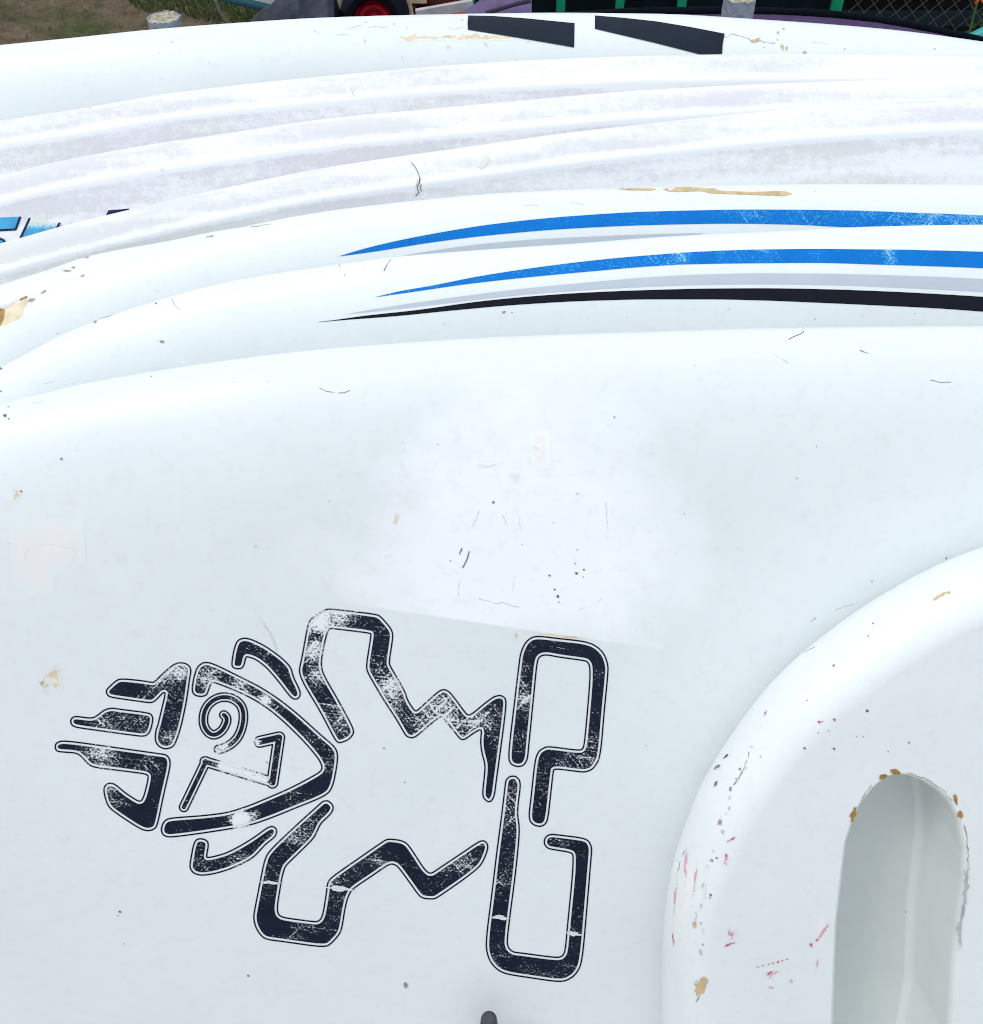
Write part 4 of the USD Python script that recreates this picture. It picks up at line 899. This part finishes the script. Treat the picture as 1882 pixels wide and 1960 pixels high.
# board with black rail and purple deck
P0 = Plane(-1.80, 90.0)
zr = lambda p: [(x / 1.306, y / 1.306) for x, y in p]
rail_px = zr([(1340, 32), (1450, 27), (1560, 21), (1700, 17), (1850, 17), (2000, 21), (2150, 33), (2300, 57), (2458, 92), (2560, 118)])
qr = P0.uv(np.array(rail_px, float))
fr = PchipInterpolator(qr[:, 0], qr[:, 1])
ur = np.linspace(qr[0, 0], qr[-1, 0], 90)
t_ = thing('foam_rail_board', 'purple board with thick black foam edge standing behind the right of the row', 'board', loc=(float(ur.mean()), 1.80, 0))
vt = fr(ur)
nrow = []
for s_, n_ in ((0, 0), (.0, .030), (1, .030), (1, 0)):
    nrow.append(P0.pt(ur, vt - .007 if s_ == 0 else np.full_like(vt, .0), np.full_like(vt, (n_ - .015) * .30)))
pm = grid_mesh(np.stack(nrow, 1), closed=True)
caps = [np.array([[0, 1, 2], [0, 2, 3]]), np.array([[0, 2, 1], [0, 3, 2]]) + 4 * (len(ur) - 1)]
obj('deck', (pm[0], np.vstack([pm[1]] + caps)), PURPLE, t_, smooth=30)
a = np.linspace(0, 2 * np.pi, 16, endpoint=False)
bump_ = (meshkit.fbm(np.stack([ur * 25, 0 * ur, 0 * ur], -1), 3, 2) - .5) * .006
rp = np.stack([P0.pt(ur, vt - .0060 + (.0058 + bump_ * .3) * math.sin(k), .0065 * math.cos(k) + 0 * ur) for k in a], 1)
obj('foam_rail', grid_mesh(rp, closed=True), FOAM, t_, smooth=True)

# purple folded cover
cl = zr([(1160, 46), (1177, 30), (1215, 17), (1262, 4), (1290, -10), (1326, -22), (1329, 4), (1330, 60), (1160, 60)])
t_ = thing('purple_cover', 'folded purple fabric cover lying against the green fence posts', 'cover', loc=(*at_y(1250 / 1.306, 30, 2.0)[:2], 0))
tops = np.array([at_y(x, y, 2.0) for x, y in smooth_curve(zr([(1164, 36), (1177, 29), (1215, 17), (1262, 4), (1300, -8), (1329, -14)]), 40)])
fold = []
dep = np.linspace(0, 1, 14)
for w in dep:
    y = 1.93 + .20 * w
    z = tops[:, 2] * (1 - .10 * (w - .45) ** 2 * 4) + (meshkit.fbm(np.stack([tops[:, 0] * 22, 0 * tops[:, 0] + w * 3, 0 * tops[:, 0]], -1), 3, 6) - .5) * .02
    fold.append(np.stack([tops[:, 0], 0 * tops[:, 0] + y, z], -1))
fold = np.stack([np.c_[tops[:, 0], 0 * tops[:, 0] + 1.93, 0 * tops[:, 0]]] + fold + [np.c_[tops[:, 0], 0 * tops[:, 0] + 2.13, 0 * tops[:, 0]]])
CLOTH = plain('purple_cloth', (0.105, 0.075, 0.165), rough=0.9, var=0.3, scale=35, bump=0.5, bscale=90)
fv, ff = grid_mesh(fold)
m_ = len(tops)
endc = []
for col in (0, m_ - 1):
    ids = np.arange(fold.shape[0]) * m_ + col
    endc += [[ids[0], ids[i], ids[i + 1]] for i in range(1, len(ids) - 1)]
obj('fabric', (fv, np.vstack([ff, endc])), CLOTH, t_, smooth=40)
seam = np.array([at_y(x, y, 1.925) for x, y in smooth_curve(zr([(1215, 32), (1250, 22), (1290, 10), (1327, 2)]), 16)])
obj('seam', sweep(seam, .004, 8), plain('dark_seam', (.03, .022, .05), rough=.9), t_)

# fence: green posts, dark netting, chain link, slats
FY = 3.0
GREEN = plain('green_painted_steel', (0.004, 0.25, 0.125), rough=0.5, var=0.18, scale=18, spec=.25)
fence = thing('chain_link_fence', 'wire fence on bright green posts with dark netting and slats behind the boards', 'fence', loc=(.4, FY, 0))
for xs, w in (((1167, 1187)), ((1391, 1413)), ((1539, 1560)), ((1693, 1715)), ((2079, 2105))) and [((a + b) / 2 / 1.306, (b - a) / 1.306) for a, b in ((1167, 1187), (1391, 1413), (1539, 1560), (1693, 1715), (2079, 2105))]:
    c = at_y(xs, 10, FY); e = at_y(xs + w / 2, 10, FY)
    r_ = e[0] - c[0]
    obj('post', box(c[0], FY, .60, 2 * r_, 2 * r_ * .8, 1.24, .004), GREEN, fence, smooth=20)
x0, x1 = at_y(1160 / 1.306, 10, FY)[0], at_y(2105 / 1.306, 10, FY)[0]
xe = at_y(2700 / 1.306, 10, FY)[0]
obj('top_rail', tube((x0 - .3, FY, 1.22), (xe, FY, 1.22), .02), GREEN, fence)
obj('post', box(xe, FY, .60, .05, .04, 1.24, .004), GREEN, fence, smooth=20)
NET = plain('dark_netting', (0.005, 0.011, 0.015), rough=0.95, var=0.5, scale=14, bump=.4, bscale=300, spec=0.08)
nx = np.linspace(x0 - .3, x1 - .015, 120); nz = np.linspace(.005, 1.2, 40)
NX, NZ = np.meshgrid(nx, nz, indexing='ij')
NYY = FY + .045 + .012 * np.sin(NX * 22) + (meshkit.fbm(np.stack([NX * 6, NZ * 4, 0 * NX], -1), 3, 5) - .5) * .03
sheet = np.stack([NX, NYY, NZ], -1)
nv, nf = grid_mesh(sheet)
nv2 = nv + (0, .004, 0)
obj('netting', (np.vstack([nv, nv2]), np.vstack([nf, nf[:, ::-1] + len(nv)])), NET, fence, smooth=True)
SLAT = plain('dark_slat', (0.012, 0.024, 0.030), rough=0.7, var=0.4, scale=25, spec=0.15)
for i in range(15):
    z = .03 + i * .078
    sl = box((x1 + xe) / 2, FY + .075, z + .022, xe - x1 - .03, .012, .046, .003)
    obj('slat', sl, SLAT, fence, smooth=20)
obj('backing', box((x1 + xe) / 2, FY + .13, .6, xe - x1 - .03, .01, 1.2), plain('black_backing', (.004, .005, .007), rough=.9, var=.3), fence)
WIRE = plain('rusty_wire', (0.10, 0.095, 0.10), rough=.55, var=.35, scale=90, metallic=.5)
cell = .0235
nw = int((xe - x1 - .03) / cell)
for i in range(nw):
    xa = x1 + .022 + i * cell
    pts = [(xa + (cell * 1.02 if (j + i) % 2 else -.001), FY + (.002 if j % 2 else -.002), .02 + j * cell) for j in range(50)]
    obj('wire', sweep(pts, .0012, 5), WIRE, fence, smooth=60)

# turquoise board leaning at the foot of the fence
TURQ = plain('turquoise_plastic', (0.02, 0.30, 0.29), rough=.45, var=.15, scale=20)
tq = smooth_curve(zr([(2392, 98), (2425, 82), (2458, 66), (2520, 44), (2600, 22), (2700, 6)]), 30)
TY = 2.35
tp = np.array([at_y(x, y, TY) for x, y in tq])
t_ = thing('turquoise_kayak', 'turquoise plastic hull lying at the foot of the wire fence, beyond the black foam edge', 'kayak', loc=(tp[:, 0].mean(), TY, 0))
sec = np.linspace(0, 2 * np.pi, 20, endpoint=False)
hull = []
for i, p in enumerate(tp):
    w = .07 * math.sin(min(1, (i + .5) / 14) * math.pi / 2)
    hull.append(np.stack([0 * sec + p[0], TY + w * np.cos(sec), p[2] / 2 + p[2] / 2 * np.sin(sec)], -1))
hv, hf = grid_mesh(np.stack(hull), closed=True)
obj('hull', (hv, hf), TURQ, t_, smooth=True)
obj('line', sweep([tp[8] + (.02, -.02, -.03), tp[14] + (.0, -.06, -.05), tp[20] + (0, -.09, -.09)], .003, 6), DARK, t_)

# shrub with an orange flower behind the fence corner
LEAF = M('leaf_green', {'d': ('diffuse_bsdf', {'color': (.05, .10, .02)}), 't': ('translucent_bsdf', {'color': (.06, .12, .02)}), 'm': ('mix_closure', {'fac': .35})}, [('d.BSDF', 'm.closure1'), ('t.BSDF', 'm.closure2')], surface='m.closure')
sc0 = at_y(1872, 4, 2.88)
t_ = thing('flowering_shrub', 'small leafy shrub with an orange flower in front of the wire fence', 'plant', loc=(sc0[0] + .04, 2.88, 0))
r_ = np.random.default_rng(6)
stems, lv, lf = [], [], []
for i in range(9):
    top_ = np.array([sc0[0] + .045 + r_.normal(0, .035), 2.88 + r_.normal(0, .03), r_.uniform(.18, .42)])
    bs = np.array([sc0[0] + .04 + r_.normal(0, .01), 2.88, 0])
    stems.append(sweep([bs, bs * .5 + top_ * .5 + r_.normal(0, .008, 3), top_], .003, 6))
    for j in range(10):
        c = bs + (top_ - bs) * r_.uniform(.3, 1) ; d = r_.normal(0, 1, 3); d[2] = abs(d[2]) * .6; d /= np.linalg.norm(d)
        s_ = np.cross(d, (0, 0, 1.)); s_ /= np.linalg.norm(s_) + 1e-9
        Lh, W = r_.uniform(.03, .06), r_.uniform(.006, .012)
        k = len(lv) * 6
        lv.append([c, c + d * Lh * .35 + s_ * W, c + d * Lh * .35 - s_ * W, c + d * Lh * .7 + s_ * W * .7, c + d * Lh * .7 - s_ * W * .7, c + d * Lh - (0, 0, Lh * .3)])
        lf += [[k, k + 1, k + 2], [k + 1, k + 3, k + 4], [k + 1, k + 4, k + 2], [k + 3, k + 5, k + 4]]
obj('stems', cat(stems), plain('green_stem', (.07, .10, .03), rough=.8), t_)
obj('leaves', (np.vstack(lv), np.array(lf)), LEAF, t_, smooth=False, kind='stuff')
fl = []
for i in range(7):
    a_ = i / 7 * 2 * np.pi
    p_ = trimesh.creation.icosphere(1, .012); p_.apply_scale((1, .6, .4)); p_.apply_translation((.013, 0, 0)); p_.apply_transform(trimesh.transformations.rotation_matrix(a_, (0, 1, 0)))
    fl.append(p_)
fm = cat(fl); fm.apply_translation(at_y(1876, -9, 2.84)); obj('flower', fm, plain('orange_petal', (.55, .12, .02), rough=.7), t_)

# wheel on a cream timber cradle
WY = 2.6
wc = at_y(718, 31, WY)
mpp = np.linalg.norm(at_y(719, 31, WY) - wc)
t_ = thing('trolley', 'upturned launching trolley with one red-hubbed black wheel between cream legs', 'trolley', loc=(wc[0], WY, 0))
TYRE = plain('black_tyre', (0.006, 0.008, 0.014), rough=.85, var=.3, scale=60, spec=.12)
HUB = plain('red_hub', (0.48, 0.010, 0.030), rough=.55, var=.3, scale=40, spec=.25)
CREAM = plain('cream_timber', (0.50, 0.42, 0.29), rough=.8, var=.3, scale=30)
def lathe_y(prof_, c):
    m = trimesh.creation.revolve(np.array(prof_), sections=48)
    m.apply_transform(trimesh.transformations.rotation_matrix(math.pi / 2, (1, 0, 0))); m.apply_translation(c)
    return m
Rt, Rh = 66 * mpp, 37 * mpp
wh = obj('tyre', lathe_y([(Rh, -.030), (Rh * 1.15, -.040), (Rt * .8, -.045), (Rt * .95, -.034), (Rt, -.012), (Rt, .012), (Rt * .95, .034), (Rt * .8, .045), (Rh * 1.15, .040), (Rh, .030), (Rh, -.030)], wc), TYRE, t_, smooth=40)
obj('hub', lathe_y([(0, .016), (Rh * .28, .016), (Rh * .34, .006), (Rh * .52, .004), (Rh * .58, .024), (Rh * .76, .026), (Rh * .82, .008), (Rh * .94, .012), (Rh * .995, .036), (Rh * .995, -.03), (0, -.03)], wc), HUB, t_, smooth=30)
obj('axle', tube(wc - (0, .03, 0), wc + (0, .12, 0), .010), plain('rusty_axle', (.16, .09, .06), rough=.6, metallic=.6), t_)
def strut(a, b, w, d):
    """leaning square leg from photo point a (top) down to the ground under b"""
    pa, pb = np.array(a), np.array(b)
    m = trimesh.creation.box([w, d, np.linalg.norm(pa - pb)])
    z = (pa - pb) / np.linalg.norm(pa - pb); x = np.cross((0, 1, 0), z); x /= np.linalg.norm(x); y = np.cross(z, x)
    T = np.eye(4); T[:3, :3] = np.c_[x, y, z]; T[:3, 3] = (pa + pb) / 2
    m.apply_transform(T)
    return m
c1 = at_y(650, 0, WY + .03); c1b = at_y(645, 34, WY + .03)
d1 = (c1 - c1b) / np.linalg.norm(c1 - c1b)
obj('leg', strut(c1 + d1 * .05, c1b - d1 * (c1b[2] / d1[2]), .017, .03), CREAM, t_, smooth=20)
c2 = at_y(778, 0, WY + .03); c2b = at_y(784, 32, WY + .03); d2 = (c2 - c2b) / np.linalg.norm(c2 - c2b)
obj('leg', strut(c2 + d2 * .05, c2b - d2 * (c2b[2] / d2[2]), .020, .03), CREAM, t_, smooth=20)
obj('crossbar', box(wc[0], WY + .12, wc[2], 190 * mpp, .03, .022, .003), CREAM, t_, smooth=20)
obj('foot', box(wc[0] - .02, WY + .03, .012, .36, .06, .03, .004), CREAM, t_, smooth=20)

# brown panel and grey plank
bp0, bp1 = at_y(790, 5, 2.75), at_y(898, 5, 2.75)
t_ = thing('brown_board', 'red-brown timber boards standing on edge behind the grey plank', 'timber', loc=((bp0[0] + bp1[0]) / 2, 2.75, 0))
BROWN = plain('red_brown_timber', (0.10, 0.024, 0.016), rough=.8, var=.4, scale=18, spec=.15)
for i in range(4):
    obj('plank', box((bp0[0] + bp1[0]) / 2, 2.75, .07 + i * .115 + .012, bp1[0] - bp0[0], .022, .108, .003), BROWN, t_, smooth=20)
t_2 = at_y(803, 40, 2.3)
p_a, p_b = at_y(807, 25, 2.35), at_y(889, 10.6, 2.35)
GREYW = plain('weathered_grey_plank', (0.42, 0.41, 0.42), rough=.8, var=.2, scale=30, bump=.3, bscale=120)
t_ = thing('grey_plank', 'weathered pale grey plank sloping up beside the purple cover', 'plank', loc=(p_a[0], 2.35, 0))
d_ = (p_b - p_a) / np.linalg.norm(p_b - p_a)
lo_ = p_a - d_ * .012; hi_ = p_b + d_ * .02
obj('board', strut(hi_, lo_, .019, .014), GREYW, t_, smooth=20)
sp_ = at_y(880, 30, 2.35)
obj('support', box(p_a[0] + .075, 2.375, (p_a[2]) / 2 - .008, .06, .03, p_a[2] + .0, .004), plain('red_support', (.30, .05, .03), rough=.7), t_, smooth=20)

# dark tarp heap over an upturned dinghy
tm_c = at_y(585, 30, 2.55)
TARP = plain('dark_tarp', (0.018, 0.024, 0.042), rough=.5, var=.85, scale=16, bump=.9, bscale=22, spec=.22)
def ridge(x_px):
    return np.interp(x_px, [440, 455, 478, 500, 525, 545, 600, 650, 700], [-2, 38, 22, 4, -12, -22, -28, -26, -30])
xs = np.linspace(458, 640, 70)
cre = np.array([at_y(x, ridge(x), 2.5) for x in xs])
rows = []
for w in np.linspace(0, 1, 26):
    y = 2.28 + .52 * w
    k = max(0.0, 1 - abs(w - .42) / .58) ** .55
    P = np.c_[cre[:, 0], 0 * cre[:, 0] + y, np.maximum(cre[:, 2], .02) * k]
    nz_ = meshkit.fbm(np.c_[P[:, 0] * 9, P[:, 1] * 9, P[:, 2] * 5], 4, 21) - .5
    rid = np.abs(meshkit.noise(np.c_[P[:, 0] * 14 + P[:, 1] * 9, P[:, 1] * 5, P[:, 2] * 6], 7) - .5)
    P[:, 2] = np.maximum(P[:, 2] + nz_ * .11 * k - rid * .10 * k, -.01); P[:, 1] += nz_ * .05
    rows.append(P)
t_ = thing('tarpaulin_heap', 'crumpled dark blue-grey tarpaulin heap between the pale dinghy and the red-hubbed wheel', 'tarpaulin', loc=(tm_c[0], 2.55, 0))
obj('sheet', grid_mesh(np.stack(rows)), TARP, t_, smooth=45)
lt = np.array([at_y(x, y, 2.40) for x, y in ((462, 36), (486, 26), (505, 14))])
# upturned dinghy: teal gunwale, white hull; bow points to the upper left of the view
g0, g1 = at_y(438, 0, 2.75), at_y(516, 24, 2.75)
dirx = (g1 - g0); dirx /= np.linalg.norm(dirx)
t_ = thing('white_dinghy', 'pale dinghy hull with teal edge lying tilted under the dark tarpaulin', 'dinghy', loc=(g1[0], 2.8, 0))
DWHITE = plain('dull_white_hull', (0.55, 0.55, 0.56), rough=.4, var=.1, scale=8)
TEAL = plain('teal_gunwale', (0.012, 0.085, 0.11), rough=.5, var=.2, scale=20)
nS, nC = 40, 18
axis_s = g0 - dirx * .50
Lh = .76
upn = np.cross(dirx, (0, 1, 0)); upn /= np.linalg.norm(upn)
if upn[2] < 0: upn = -upn
sections, gun = [], []
for i in range(nS):
    s_ = i / (nS - 1)
    half = .30 * math.sin(min(1, s_ / .55 + .02) * math.pi / 2) * (1 - .18 * max(0, s_ - .6) / .4)
    hgt = .22 * min(1, (s_ + .03) / .25) ** .6
    c = axis_s + dirx * Lh * s_ + np.array([0, .30, 0])
    a_ = np.linspace(0, math.pi, nC)
    sections.append(np.stack([c + np.array([0, -half * math.cos(t) * (abs(math.cos(t)) ** -.35 if abs(math.cos(t)) > 1e-3 else 1), 0]) + upn * hgt * math.sin(t) ** .7 for t in a_]))
    gun.append((sections[-1][0], sections[-1][-1]))
sec_ = np.stack(sections)
shift = g1 - sec_[int(nS * .62), 0]; shift[2] = 0
sec_ = sec_ + 0
obj('hull', grid_mesh(sec_), DWHITE, t_, smooth=50)
for e_ in (0, -1):
    obj('gunwale', sweep(sec_[:, e_], .011, 8), TEAL, t_, smooth=60)
obj('mooring_line', sweep([at_y(x, y, 2.5) for x, y in ((413, 0), (420, 20), (432, 38), (447, 56), (455, 80))], .0035, 6), DARK, t_)
